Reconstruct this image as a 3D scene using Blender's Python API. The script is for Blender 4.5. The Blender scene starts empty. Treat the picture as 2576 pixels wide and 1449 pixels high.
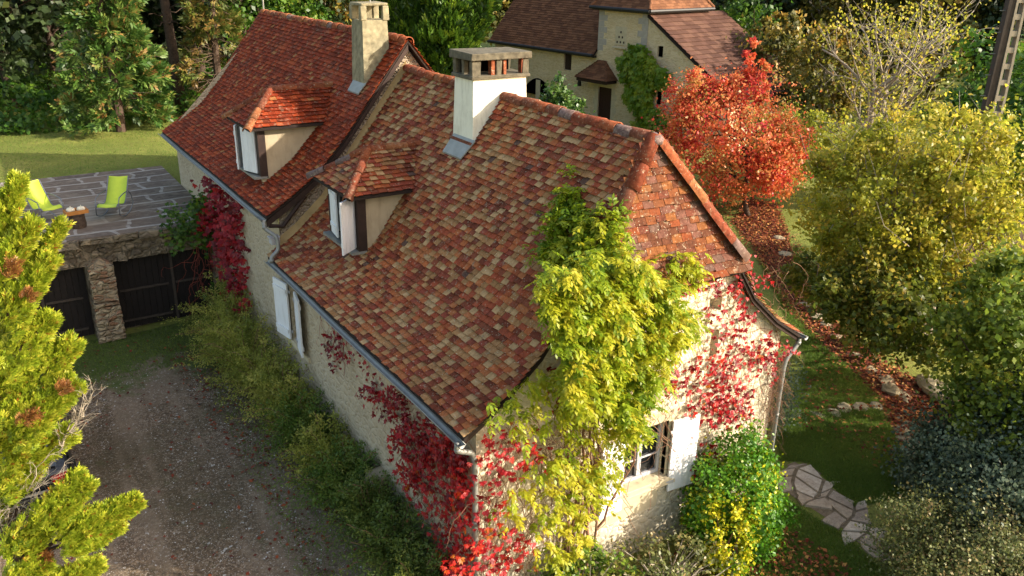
import bpy, math
import numpy as np
from mathutils import Vector, Matrix
rng = np.random.default_rng(7)
S = bpy.context.scene
COL = S.collection
# ------------------------------------------------------------------ camera
CP = np.array([-4.99, -8.93, 9.77]); FPX = 2160.0
def _cam(p, r, y):
    p, r, y = map(math.radians, (p, r, y))
    fw = np.array([math.sin(y)*math.cos(p), math.cos(y)*math.cos(p), -math.sin(p)])
    rt = np.array([math.cos(y), -math.sin(y), 0]); up = np.cross(rt, fw)
    return rt*math.cos(r)+up*math.sin(r), -rt*math.sin(r)+up*math.cos(r), fw
RT, UP, FW = _cam(21.5, 1.0, 32.6)
cd = bpy.data.cameras.new('camera'); cam = bpy.data.objects.new('camera', cd); COL.objects.link(cam)
M = Matrix.Identity(4)
for i in range(3):
    M[i][0] = RT[i]; M[i][1] = UP[i]; M[i][2] = -FW[i]; M[i][3] = CP[i]
cam.matrix_world = M
cd.sensor_width = 36; cd.lens = FPX/2576*36; cd.clip_end = 1000; cd.clip_start = 0.1
S.camera = cam
# ------------------------------------------------------------------ light
SUN = np.array([1.0, -1.0, 0.68]); SUN /= np.linalg.norm(SUN)
w = bpy.data.worlds.new("World"); S.world = w; w.use_nodes = True
nt = w.node_tree; bg = nt.nodes['Background']; sk = nt.nodes.new('ShaderNodeTexSky')
sk.sky_type = 'NISHITA'; sk.sun_disc = False
sk.sun_elevation = math.asin(SUN[2]); sk.sun_rotation = math.atan2(SUN[0], SUN[1])
sk.air_density = 1.0; sk.dust_density = 2.5; sk.ozone_density = 1.0
wm = nt.nodes.new('ShaderNodeMix'); wm.data_type = 'RGBA'; wm.blend_type = 'MULTIPLY'; wm.inputs[0].default_value = 1.0
wm.inputs[7].default_value = (1.12, 1.0, .85, 1)      # autumn afternoon: warm hazy sky
nt.links.new(sk.outputs[0], wm.inputs[6]); nt.links.new(wm.outputs[2], bg.inputs[0]); bg.inputs[1].default_value = 0.15
ld = bpy.data.lights.new('sun', 'SUN'); ld.energy = 3.4; ld.angle = math.radians(0.6); ld.color = (1.0, 0.92, 0.78)
lo = bpy.data.objects.new('sun', ld); COL.objects.link(lo)
lo.rotation_euler = Vector(SUN).to_track_quat('Z', 'Y').to_euler()
S.view_settings.view_transform = 'Standard'; S.view_settings.look = 'None'
S.view_settings.exposure = 1.58; S.view_settings.gamma = 1.0
# ------------------------------------------------------------------ pixel -> world helpers (photo measured in 2576 px wide frame)
def ray(px, py):
    d = FW*FPX + RT*(px-1288.0) - UP*(py-724.5); return d/np.linalg.norm(d)
def at(px, py, ax, v):
    d = ray(px, py); return CP + d*((v-CP[ax])/d[ax])
def atd(px, py, D):
    d = ray(px, py); return CP + d*(D/math.hypot(d[0], d[1]))
def atp(px, py, p0, n):
    d = ray(px, py); n = np.array(n, float); return CP + d*(((np.array(p0, float)-CP) @ n)/(d @ n))
def R(a=0., b=1.): return a+(b-a)*float(rng.random())
def sm(t): t = np.clip(t, 0, 1); return t*t*(3-2*t)
# ------------------------------------------------------------------ object helpers
def tag(o, label=None, cat=None, group=None, kind=None):
    if label: o['label'] = label
    if cat: o['category'] = cat
    if group: o['group'] = group
    if kind: o['kind'] = kind
    return o
def empty(name, loc=(0, 0, 0), rz=0.0, **k):
    o = bpy.data.objects.new(name, None); COL.objects.link(o); o.location = loc; o.rotation_euler = (0, 0, rz)
    o.empty_display_size = .3
    return tag(o, **k)
def rawmesh(name, V, F, mats, parent=None, rnd=None, midx=None, smooth=False):
    V = np.asarray(V, np.float32); me = bpy.data.meshes.new(name)
    if isinstance(F, np.ndarray):
        n, k = F.shape
        me.vertices.add(len(V)); me.vertices.foreach_set('co', V.ravel())
        me.loops.add(n*k); me.loops.foreach_set('vertex_index', F.astype(np.int32).ravel())
        me.polygons.add(n); me.polygons.foreach_set('loop_start', np.arange(0, n*k, k, dtype=np.int32))
        me.update(calc_edges=True)
    else:
        me.from_pydata([tuple(map(float, v)) for v in V], [], F)
    if rnd is not None:
        a = me.attributes.new('rnd', 'FLOAT', 'POINT'); a.data.foreach_set('value', np.asarray(rnd, np.float32))
    for m in (mats if isinstance(mats, (list, tuple)) else [mats]): me.materials.append(m)
    if midx is not None: me.polygons.foreach_set('material_index', np.asarray(midx, np.int32))
    if smooth: me.polygons.foreach_set('use_smooth', np.ones(len(me.polygons), bool))
    me.update()
    o = bpy.data.objects.new(name, me); COL.objects.link(o)
    if parent: o.parent = parent
    return o
class MB:
    def __init__(s): s.v = []; s.f = []; s.r = []; s.m = []
    def add(s, V, F, rnd=None, mi=0):
        b = len(s.v); s.v += [tuple(map(float, v)) for v in V]
        r = R() if rnd is None else rnd; s.r += [r]*len(V)
        s.f += [[b+i for i in f] for f in F]; s.m += [mi]*len(F); return s
    def box(s, c, d, rz=0, rnd=None, mi=0, taper=1.0, jit=0.0, ax=None):
        c = np.array(c, float); hx, hy, hz = d[0]/2, d[1]/2, d[2]/2
        V = []
        for z in (-1, 1):
            k = taper if z > 0 else 1
            for x, y in ((-1, -1), (1, -1), (1, 1), (-1, 1)):
                V.append([x*hx*k, y*hy*k, z*hz])
        V = np.array(V)
        if jit: V = V + rng.normal(0, jit, V.shape)
        if ax is not None: V = V @ np.array(ax, float)
        elif rz: cs, sn = math.cos(rz), math.sin(rz); V = V @ np.array([[cs, sn, 0], [-sn, cs, 0], [0, 0, 1]])
        return s.add(V+c, [(0, 3, 2, 1), (4, 5, 6, 7), (0, 1, 5, 4), (1, 2, 6, 5), (2, 3, 7, 6), (3, 0, 4, 7)], rnd, mi)
    def bx(s, a, b, **k):
        a = np.array(a, float); b = np.array(b, float); return s.box((a+b)/2, np.abs(b-a), **k)
    def prism(s, poly, n0, n1, f3, **k):   # poly list of 2D, extruded between n0,n1 ; f3(u,v,n)->xyz
        n = len(poly); V = [f3(u, v, n0) for u, v in poly] + [f3(u, v, n1) for u, v in poly]
        F = [tuple(range(n))[::-1], tuple(range(n, 2*n))] + [(i, (i+1) % n, n+(i+1) % n, n+i) for i in range(n)]
        return s.add(V, F, **k)
    def tube(s, pts, rad, n=7, rnd=None, cap=True, mi=0, arc=None):
        pts = np.array(pts, float); m = len(pts); rad = np.broadcast_to(np.array(rad, float), (m,))
        V = []
        t = np.gradient(pts, axis=0); t /= np.linalg.norm(t, axis=1)[:, None]+1e-9
        ref = np.array([0, 0, 1.0]) if abs(t[0][2]) < .9 else np.array([1.0, 0, 0])
        for i in range(m):
            a = np.cross(t[i], ref); a /= np.linalg.norm(a)+1e-9; b = np.cross(a, t[i]); ref = b
            for k in range(n):
                q = 2*math.pi*k/n if arc is None else arc[0]+(arc[1]-arc[0])*k/(n-1)
                V.append(pts[i]+rad[i]*(a*math.cos(q)+b*math.sin(q)))
        F = []
        for i in range(m-1):
            for k in range(n if arc is None else n-1):
                F.append((i*n+k, i*n+(k+1) % n, (i+1)*n+(k+1) % n, (i+1)*n+k))
        if cap: F += [tuple(range(n))[::-1], tuple(range((m-1)*n, m*n))]
        return s.add(V, F, rnd, mi)
    def lathe(s, c, prof, n=14, rnd=None, mi=0):
        c = np.array(c, float); V = []; F = []
        for r, z in prof:
            for k in range(n): q = 2*math.pi*k/n; V.append(c+[r*math.cos(q), r*math.sin(q), z])
        for i in range(len(prof)-1):
            for k in range(n): F.append((i*n+k, i*n+(k+1) % n, (i+1)*n+(k+1) % n, (i+1)*n+k))
        F += [tuple(range(n))[::-1], tuple(range((len(prof)-1)*n, len(prof)*n))]
        return s.add(V, F, rnd, mi)
    def build(s, name, mats, parent=None, smooth=False, bevel=0):
        o = rawmesh(name, s.v, s.f, mats, parent, rnd=s.r, midx=s.m, smooth=smooth)
        if bevel:
            b = o.modifiers.new('bevel', 'BEVEL'); b.width = bevel; b.segments = 2; b.limit_method = 'ANGLE'
        return o
# ------------------------------------------------------------------ materials
def lin(h):
    h = h.lstrip('#'); c = [int(h[i:i+2], 16)/255 for i in (0, 2, 4)]
    return tuple((x/12.92 if x <= .04045 else ((x+.055)/1.055)**2.4) for x in c)+(1,)
class NT:
    def __init__(s, name):
        s.m = bpy.data.materials.new(name); s.m.use_nodes = True; s.t = s.m.node_tree; s.n = s.t.nodes
        s.b = s.n['Principled BSDF']; s.o = s.n['Material Output']
    def new(s, t, **k):
        n = s.n.new(t)
        for a, v in k.items(): setattr(n, a, v)
        return n
    def link(s, a, b): s.t.links.new(a, b)
    def coord(s, scale=(1, 1, 1), kind='Object'):
        tc = s.new('ShaderNodeTexCoord'); mp = s.new('ShaderNodeMapping'); mp.inputs['Scale'].default_value = scale
        s.link(tc.outputs[kind], mp.inputs[0]); return mp.outputs[0]
    def pos(s, scale=(1, 1, 1)):
        g = s.new('ShaderNodeNewGeometry'); mp = s.new('ShaderNodeMapping'); mp.inputs['Scale'].default_value = scale
        s.link(g.outputs['Position'], mp.inputs[0]); return mp.outputs[0]
    def noise(s, vec, sc, det=4, ro=.6, dist=0):
        n = s.new('ShaderNodeTexNoise'); n.inputs['Scale'].default_value = sc; n.inputs['Detail'].default_value = det
        n.inputs['Roughness'].default_value = ro; n.inputs['Distortion'].default_value = dist
        if vec is not None: s.link(vec, n.inputs['Vector'])
        return n.outputs['Fac']
    def ramp(s, fac, stops, interp='LINEAR'):
        r = s.new('ShaderNodeValToRGB'); r.color_ramp.interpolation = interp; e = r.color_ramp.elements
        while len(e) < len(stops): e.new(.5)
        for i, (p, c) in enumerate(stops):
            e[i].position = p; e[i].color = c if isinstance(c, tuple) and len(c) == 4 else (lin(c) if isinstance(c, str) else (c, c, c, 1))
        s.link(fac, r.inputs[0]); return r.outputs[0]
    def math(s, op, a, b=None, c=None, clamp=False):
        n = s.new('ShaderNodeMath', operation=op, use_clamp=clamp)
        for i, v in enumerate((a, b, c)):
            if v is None: continue
            if isinstance(v, (int, float)): n.inputs[i].default_value = v
            else: s.link(v, n.inputs[i])
        return n.outputs[0]
    def mix(s, f, a, b, blend='MIX'):
        n = s.new('ShaderNodeMix', data_type='RGBA', blend_type=blend)
        for i, v in ((0, f), (6, a), (7, b)):
            if isinstance(v, (int, float)): n.inputs[i].default_value = v if i == 0 else (v, v, v, 1)
            elif isinstance(v, tuple): n.inputs[i].default_value = v
            elif isinstance(v, str): n.inputs[i].default_value = lin(v)
            else: s.link(v, n.inputs[i])
        return n.outputs[2]
    def attr(s, name='rnd'):
        return s.new('ShaderNodeAttribute', attribute_name=name).outputs['Fac']
    def fin(s, col, rough=.8, bump=None, bs=.3, bd=.02, spec=.3, metal=0):
        if isinstance(col, (tuple, str)): s.b.inputs['Base Color'].default_value = lin(col) if isinstance(col, str) else col
        else: s.link(col, s.b.inputs['Base Color'])
        if isinstance(rough, (int, float)): s.b.inputs['Roughness'].default_value = rough
        else: s.link(rough, s.b.inputs['Roughness'])
        s.b.inputs['Specular IOR Level'].default_value = spec; s.b.inputs['Metallic'].default_value = metal
        if bump is not None:
            b = s.new('ShaderNodeBump'); b.inputs['Strength'].default_value = bs; b.inputs['Distance'].default_value = bd
            s.link(bump, b.inputs['Height']); s.link(b.outputs[0], s.b.inputs['Normal'])
        return s.m
def leafmat(name, stops, tr=.35, rough=.45, spec=.35):
    t = NT(name); c = t.ramp(t.attr(), stops)
    n = t.noise(t.pos(), 1.3, 2); c2 = t.mix(t.math('MULTIPLY', n, .5), c, t.mix(1.0, c, '#c8b060', 'MULTIPLY'))
    t.fin(c2, rough, spec=spec)
    tl = t.new('ShaderNodeBsdfTranslucent'); t.link(c2, tl.inputs[0])
    mx = t.new('ShaderNodeMixShader'); mx.inputs[0].default_value = tr
    t.link(t.b.outputs[0], mx.inputs[1]); t.link(tl.outputs[0], mx.inputs[2]); t.link(mx.outputs[0], t.o.inputs[0])
    return t.m
def plain(name, col, rough=.6, nz=.25, sc=6, spec=.3, metal=0, bump=.1):
    t = NT(name); n = t.noise(t.coord(), sc, 5)
    c = t.mix(t.ramp(n, [(.3, 0.0), (.7, 1.0)]), tuple(x*(1-nz) for x in lin(col)[:3])+(1,), tuple(min(1, x*(1+nz)) for x in lin(col)[:3])+(1,))
    return t.fin(c, rough, n, bump, .01, spec, metal)
def stained(name, col, stc, rough=.85, amt=.6, sc=2.2, lo=.5, hi=.72):
    t = NT(name); p = t.pos((3.5, 3.5, .7)); n = t.noise(p, sc, 6, .7); f = t.noise(t.pos(), 18, 5, .7); b = t.noise(t.pos(), 1.4, 4)
    c = t.mix(t.ramp(n, [(lo, 0.0), (hi, amt)]), col, stc); c = t.mix(t.ramp(b, [(.5, 0.0), (.7, amt*.6)]), c, stc); c = t.mix(t.ramp(f, [(.6, 0.0), (.75, .35)]), c, stc)
    return t.fin(c, rough, f, .3, .012, .2)
def tilemat(name, stops, dirt=.5, lich=True):
    t = NT(name); c = t.ramp(t.attr(), stops, 'CONSTANT'); p = t.pos()
    n = t.noise(p, 14, 5, .7); n2 = t.noise(p, 1.1, 3)
    c = t.mix(t.ramp(n, [(.35, 0.0), (.68, dirt)]), c, t.mix(1.0, c, '#8a7a6c', 'MULTIPLY'))
    c = t.mix(t.ramp(n2, [(.52, 0.0), (.75, dirt*.7)]), c, '#5c4434')
    if lich:
        l = t.noise(p, 32, 2); c = t.mix(t.ramp(l, [(.66, 0.0), (.71, .8)]), c, '#b8ae98')
        l = t.noise(p, 9.0, 5, .7); c = t.mix(t.ramp(l, [(.58, 0.0), (.68, .55)]), c, '#9a8c74'); l = t.noise(p, 5.0, 6, .8); c = t.mix(t.ramp(l, [(.6, 0.0), (.7, .6)]), c, '#4a3226')
    return t.fin(c, .85, n, .35, .012, .12)
T_near = tilemat('old_mixed_clay_tiles', [(0, '#6c3624'), (.08, '#884230'), (.2, '#984a30'), (.32, '#80442e'), (.4, '#aa6038'), (.48, '#a4784e'), (.6, '#986e46'), (.72, '#b28e64'), (.84, '#a6643c'), (.93, '#944c2c'), (.992, '#5c443a')])
T_far = tilemat('red_clay_tiles', [(0, '#6a2a16'), (.15, '#843218'), (.4, '#983e1e'), (.6, '#78301a'), (.75, '#a44c28'), (.88, '#883820'), (.96, '#a06c40')], .55)
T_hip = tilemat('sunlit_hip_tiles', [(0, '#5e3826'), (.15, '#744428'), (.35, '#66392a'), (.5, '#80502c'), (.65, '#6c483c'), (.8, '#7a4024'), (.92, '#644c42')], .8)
T_ridge = tilemat('ridge_tiles_clay', [(0, '#824430'), (.25, '#905034'), (.5, '#7c4c3a'), (.7, '#786460'), (.8, '#9c6442')], .85)
T_brown = tilemat('brown_machine_tiles', [(0, '#66442f'), (.25, '#704c36'), (.5, '#5e3e2c'), (.75, '#78523a')], .25, False)
T_plum = tilemat('plum_brown_tiles', [(0, '#523a30'), (.25, '#5a4036'), (.5, '#4c352c'), (.75, '#60463a')], .15, False)
def stonemat(name, cols, mortar, sc=4.2, stretch=1.7, bs=.5, stain=.3, stc='#8a7048', mw=.07, softness=.5):
    t = NT(name); tc = t.pos(); wn = t.new('ShaderNodeTexNoise'); wn.inputs['Scale'].default_value = 3.0; t.link(tc, wn.inputs['Vector'])
    v0 = t.new('ShaderNodeVectorMath', operation='MULTIPLY_ADD'); t.link(wn.outputs['Color'], v0.inputs[0]); v0.inputs[1].default_value = (.22, .22, .22)
    t.link(tc, v0.inputs[2]); mp = t.new('ShaderNodeMapping'); mp.inputs['Scale'].default_value = (1, 1, stretch); t.link(v0.outputs[0], mp.inputs[0])
    ve = t.new('ShaderNodeTexVoronoi', feature='DISTANCE_TO_EDGE'); ve.inputs['Scale'].default_value = sc; t.link(mp.outputs[0], ve.inputs['Vector'])
    vc = t.new('ShaderNodeTexVoronoi'); vc.inputs['Scale'].default_value = sc; t.link(mp.outputs[0], vc.inputs['Vector'])
    sep = t.new('ShaderNodeSeparateColor'); t.link(vc.outputs['Color'], sep.inputs[0])
    c = t.ramp(sep.outputs[0], [(i/(len(cols)-.001)*.999, k) for i, k in enumerate(cols)])
    fine = t.noise(tc, 22, 6, .7); c = t.mix(t.ramp(fine, [(.35, .0), (.75, .35)]), c, t.mix(1.0, c, '#8a8070', 'MULTIPLY'))
    e = t.ramp(ve.outputs[0], [(mw*.4, 0.0), (mw*1.5, 1.0)]); c = t.mix(t.math('MULTIPLY', e, 1-softness*.5), mortar, c)
    big = t.noise(tc, .9, 4); c = t.mix(t.ramp(big, [(.5, 0.0), (.72, stain)]), c, stc)
    h = t.math('ADD', t.math('MULTIPLY', t.ramp(ve.outputs[0], [(0, 0.0), (.25, 1.0)]), 1.0), t.math('MULTIPLY', fine, .5))
    return t.fin(c, .9, h, bs, .05, .15)
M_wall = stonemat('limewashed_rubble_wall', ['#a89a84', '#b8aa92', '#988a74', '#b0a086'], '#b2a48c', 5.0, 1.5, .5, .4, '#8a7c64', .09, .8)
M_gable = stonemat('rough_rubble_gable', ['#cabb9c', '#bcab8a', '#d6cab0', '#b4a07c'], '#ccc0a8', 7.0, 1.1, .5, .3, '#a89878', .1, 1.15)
M_step = stonemat('mortared_rubble', ['#8e8070', '#a09080', '#7a6e60', '#968672'], '#948674', 9, 1.3, .9, .4, '#7a6a54', .08, .8)
M_garage = stonemat('weathered_garage_stone', ['#8c7d68', '#6c6052', '#a09078', '#564c40'], '#6e6454', 4.0, 1.4, .9, .75, '#2e2820', .08, .5)
M_pier = stonemat('garage_pier_stone', ['#a08c70', '#8a7860', '#b0a084', '#8c7a62', '#8e6a52'], '#867a66', 5.0, 2.0, .9, .2, '#6a5c48', .07, .2)
M_bwall = stonemat('dressed_limestone_rubble', ['#c6b290', '#b8a27c', '#d2c0a0', '#beaa86'], '#ccba98', 3.2, 3.0, .5, .35, '#b09462', .06, .7)
M_render = stained('tan_lime_render', '#a8987e', '#7c6c54', amt=.5)
M_chim = stained('white_chimney_render', '#d8d4c2', '#9a927c', amt=.55)
M_chim2 = plain('yellowed_chimney_render', '#807860', .95, .4, 7, bump=.8)
M_conc = plain('mossy_chimney_cap', '#565042', .95, .5, 9, bump=.6)
M_lime = plain('yellow_lime_fillet', '#988058', .9, .2, 4)
M_zinc = plain('zinc_grey', '#84847f', .5, .15, 5, .4, .4)
M_dark = plain('dark_gutter', '#232222', .5, .2, 5)
M_white = stained('white_painted_wood', '#d8d8da', '#a09c94', .6, .4)
M_greyp = plain('grey_painted_frame', '#a8a6a8', .5, .08, 4)
M_wood = plain('dark_brown_wood', '#30211b', .7, .3, 8)
M_gate = plain('black_stained_boards', '#17110e', .8, .4, 9)
M_rail = plain('weathered_rail', '#3a322b', .8, .3, 9)
M_quoin = plain('smooth_quoin_stone', '#b3a68a', .9, .12, 4)
M_qgrey = plain('grey_quoin_stone', '#9c958a', .9, .12, 4)
M_bark = plain('rough_bark', '#4a3d34', .95, .4, 14, .1, 0, .8)
M_barkp = plain('pale_lichened_bark', '#8a8072', .95, .3, 14, .1, 0, .6)
M_twig = plain('dry_vine_stem', '#7a5a46', .9, .3, 20)
M_twigr = plain('reddish_vine_stem', '#8a4436', .9, .3, 20)
M_glass = NT('window_glass').fin('#15181c', .08, spec=.6)
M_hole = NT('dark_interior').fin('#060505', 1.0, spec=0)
M_leafrock = plain('pale_limestone', '#94886e', .9, .25, 7, bump=.6)

# ------------------------------------------------------------------ foliage
def leaves(P, A, N, L, W, rnd, fold=.15):
    """kite-shaped folded leaves: P base (n,3), A axis, N normal"""
    P = np.asarray(P); n = len(P); L = np.broadcast_to(L, (n,))[:, None]; W = np.broadcast_to(W, (n,))[:, None]
    A = A/(np.linalg.norm(A, axis=1)[:, None]+1e-9)
    Sd = np.cross(A, N); Sd /= np.linalg.norm(Sd, axis=1)[:, None]+1e-9; Nn = np.cross(Sd, A)
    V = np.empty((n, 4, 3), np.float32)
    V[:, 0] = P; V[:, 1] = P+A*L*.45+Sd*W*.5+Nn*W*fold; V[:, 2] = P+A*L; V[:, 3] = P+A*L*.45-Sd*W*.5+Nn*W*fold
    return V.reshape(-1, 3), np.repeat(np.broadcast_to(rnd, (n,)), 4)
def leafobj(name, parts, mat, parent=None):
    V = np.concatenate([p[0] for p in parts]); r = np.concatenate([p[1] for p in parts])
    return rawmesh(name, V, np.arange(len(V)).reshape(-1, 4), mat, parent, rnd=np.clip(r, 0, 1))
def unit(n):
    v = rng.normal(size=(n, 3)); return v/np.linalg.norm(v, axis=1)[:, None]
def clumps(C, R3, ncl, per, lsz, hue=(.2, .8), clr=.16, shell=.55, seed=None, flat=1.0, up=.3, zmin=None):
    """leaf clumps through an ellipsoid, more towards the outside"""
    C = np.array(C, float); R3 = np.array(R3, float)
    d = unit(ncl); rr = rng.uniform(shell**3, 1, ncl)**(1/3); lump = 1+.22*np.sin(d[:, 0]*5+C[0])*np.cos(d[:, 1]*4.3+C[1])+.1*rng.normal(size=ncl)
    cc = C+d*R3*(rr*lump)[:, None]
    if zmin is not None: cc[:, 2] = np.maximum(cc[:, 2], zmin+rng.uniform(0, .3, ncl))
    sg = clr*R3.mean()*rng.uniform(.6, 1.4, ncl)
    P = np.repeat(cc, per, 0)+rng.normal(size=(ncl*per, 3))*np.repeat(sg, per)[:, None]*[1, 1, flat]
    out = (P-C)/R3; out /= np.linalg.norm(out, axis=1)[:, None]+1e-9
    A = rng.normal(size=P.shape)+[0, 0, -.2]; N = out*.8+unit(len(P))*.8+[0, 0, up]
    h = np.repeat(rng.uniform(hue[0], hue[1], ncl), per)+rng.normal(0, .09, len(P))
    sz = lsz*rng.uniform(.6, 1.3, len(P))
    return leaves(P, A, N, sz, sz*.7, h), cc
def limb(mb, a, b, r0, r1, k=5, wob=.08, n=6):
    a = np.array(a, float); b = np.array(b, float); t = np.linspace(0, 1, k)[:, None]; L = np.linalg.norm(b-a)
    p = a+(b-a)*t+rng.normal(size=(k, 3))*wob*L*np.sin(t*np.pi); p[0] = a; p[-1] = b
    mb.tube(p, np.linspace(r0, r1, k), n); return p
def tree(name, label, cat, base, crown, mat, trunk_r=.15, lsz=.12, ncl=120, per=60, group=None, bark=None, limbs=18, hue=(.2, .8), lean=(0, 0), shell=.5, clr=.16, trunks=1, flat=.9, link=True, twigs=0, sublobes=5):
    base = np.array(base, float); o = empty(name, base, label=label, cat=cat, group=group)
    parts = []; ccs = []; crown = [(np.array(C, float), np.array(R3, float)) for C, R3 in crown]
    for C, R3 in list(crown):
        if R3.mean() < .9: continue
        for q in range(sublobes):
            d = unit(1)[0]; d[2] = abs(d[2])*.9-.15; crown.append((C+d*R3*R(.75, 1.05), R3*R(.25, .42)*np.array([1, 1, R(.9, 1.6)])))
    tot = sum(np.prod(c[1])**.67 for c in crown)
    for C, R3 in crown:
        k = max(6, int(ncl*np.prod(R3)**.67/tot)); p, cc = clumps(np.array(C, float)-base, R3, k, per, lsz, hue, clr, shell, flat=flat); parts.append(p); ccs.append(cc)
    cc = np.concatenate(ccs)
    mb = MB(); top = cc.mean(0)+[0, 0, .2*np.ptp(cc[:, 2])]
    for q in range(trunks):
        b0 = np.array([0, 0, -.3])+(rng.normal(0, .15, 3)*[1, 1, 0] if trunks > 1 else 0)
        tp = top+(rng.normal(0, .6, 3) if trunks > 1 else 0)
        pts = limb(mb, b0, tp, trunk_r, trunk_r*.25, 8, .03, 9)
        for i in rng.choice(len(cc), max(1, limbs//trunks)):
            s = R(.25, .8); j = s*7; a = pts[int(j)]*(1-j % 1)+pts[min(7, int(j)+1)]*(j % 1)
            limb(mb, a, cc[i], trunk_r*.4*(1-s*.5), trunk_r*.06, 5, .07, 5)
    for i in range(twigs):
        c = cc[rng.integers(len(cc))]; d = unit(1)[0]*.5+[0, 0, .4]; limb(mb, c-d*.5, c+d*1.2, .012, .004, 3, .1, 4)
    mb.build('trunk', bark or M_bark, o, smooth=True); leafobj('crown', parts, mat, o)
    return o
def copytree(o, loc, rz=0, sc=1.0, label=None, parent=None):
    c = o.copy(); COL.objects.link(c); c.location = loc; c.rotation_euler = (0, 0, rz); c.scale = (sc,)*3
    if label: c['label'] = label
    for ch in list(o.children):
        k = ch.copy(); COL.objects.link(k); k.parent = c
        for g in list(ch.children): kk = g.copy(); COL.objects.link(kk); kk.parent = k
    return c
def inpoly(P, poly):
    x, y = P[:, 0], P[:, 1]; c = np.zeros(len(P), bool); n = len(poly)
    for i in range(n):
        x1, y1 = poly[i]; x2, y2 = poly[(i+1) % n]
        c ^= ((y1 > y) != (y2 > y)) & (x < (x2-x1)*(y-y1)/(y2-y1+1e-9)+x1)
    return c
def polysample(poly, n, mapf, clump=0.0):
    poly = np.array(poly, float); lo, hi = poly.min(0), poly.max(0); out = []
    while sum(map(len, out)) < n:
        q = rng.uniform(lo, hi, (n*3, 2)); out.append(q[inpoly(q, poly)])
    q = np.concatenate(out)[:n]
    return np.array([mapf(a, b) for a, b in q])

# colours for leaves
L_wist = leafmat('wisteria_leaf', [(0, '#5a7c1c'), (.35, '#8ca224'), (.65, '#aab02a'), (1, '#c4bc38')], .45)
L_red = leafmat('red_creeper_leaf', [(0, '#640c12'), (.4, '#9c1220'), (.7, '#b41c20'), (.9, '#b83c1c'), (1, '#a8641e')], .35)
L_redt = leafmat('scarlet_tree_leaf', [(0, '#a82438'), (.28, '#d84c44'), (.5, '#ea744c'), (.75, '#ee9a62'), (1, '#a0984c')], .45)
L_yel = leafmat('yellow_green_leaf', [(0, '#667828'), (.4, '#98a034'), (.75, '#bab640'), (1, '#d0bc50')], .55)
L_grn = leafmat('mid_green_leaf', [(0, '#2a4a18'), (.4, '#446a20'), (.8, '#648428'), (1, '#8c9434')], .4)
L_drk = leafmat('dark_evergreen_leaf', [(0, '#243420'), (.5, '#3a4c2a'), (.85, '#546438'), (1, '#767a40')], .35)
L_blu = leafmat('blue_grey_shrub_leaf', [(0, '#34463a'), (.5, '#52644e'), (.9, '#74846c'), (1, '#8c9478')], .2)
L_sage = leafmat('grey_olive_leaf', [(0, '#424a2a'), (.4, '#626c3e'), (.75, '#7e8450'), (1, '#94825a')], .3)
L_con = leafmat('golden_conifer_spray', [(0, '#64801e'), (.4, '#90a42c'), (.8, '#b4bc3c'), (.97, '#c4c448'), (1, '#a0642c')], .45)
L_brn = leafmat('dead_brown_spray', [(0, '#6a4424'), (.6, '#8c5c34'), (1, '#a07848')], .3)
L_euo = leafmat('glossy_euonymus_leaf', [(0, '#2c5a10'), (.5, '#4c8018'), (.75, '#6a9a1c'), (.86, '#b0b420'), (1, '#d8cc2c')], .3, .42, .4)
L_oli = leafmat('olive_cotoneaster_leaf', [(0, '#5a6a2c'), (.35, '#8c9844'), (.75, '#b4b85a'), (1, '#c8c068')], .55)
L_lit = leafmat('fallen_leaf', [(0, '#4e2416'), (.4, '#7a3420'), (.7, '#94502c'), (.9, '#b07a40'), (1, '#c09a5c')], .15, .8)
L_aut = leafmat('autumn_wood_leaf', [(0, '#4a4e22'), (.4, '#6c6c2c'), (.7, '#94843a'), (1, '#b0823a')], .4)
L_grs = leafmat('grass_blade', [(0, '#50702a'), (.5, '#708a3a'), (1, '#a0a04c')], .55, .6)

# ------------------------------------------------------------------ ground
def H(x, y):
    x = np.asarray(x, float); y = np.asarray(y, float)
    h = 2.7*sm((y-15)/6.2)*(1-sm((x-8)/14))
    h = h+7*sm((np.hypot(x-8, y-8)-62)/90)
    return h+0.03*np.sin(x*1.7+y*.6)*np.cos(y*1.3)*sm((np.hypot(x, y)-4)/5)
g = np.concatenate([np.linspace(-220, -30, 30), np.linspace(-28, 60, 177), np.linspace(63, 300, 40)])
X, Y = np.meshgrid(g, g); n = len(g); V = np.stack([X, Y, H(X, Y)-.0], -1).reshape(-1, 3)
ix = np.arange(n*n).reshape(n, n); F = np.stack([ix[:-1, :-1], ix[:-1, 1:], ix[1:, 1:], ix[1:, :-1]], -1).reshape(-1, 4)
t = NT('grassy_ground'); p = t.pos(); n1 = t.noise(p, .35, 5); n2 = t.noise(p, 9, 6, .75); n3 = t.noise(p, 60, 3)
c = t.ramp(n1, [(.3, '#5c6c30'), (.5, '#707c3a'), (.68, '#90904a')]); c = t.mix(t.ramp(n2, [(.42, 0.0), (.7, .8)]), c, '#5c4e32')
c = t.mix(t.ramp(n3, [(.4, 0.0), (.7, .5)]), c, '#7c7e3a')
ground = rawmesh('ground', V, F, t.fin(c, .95, t.math('ADD', n2, n3), .8, .04, .1), smooth=True); tag(ground, kind='structure')

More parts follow.
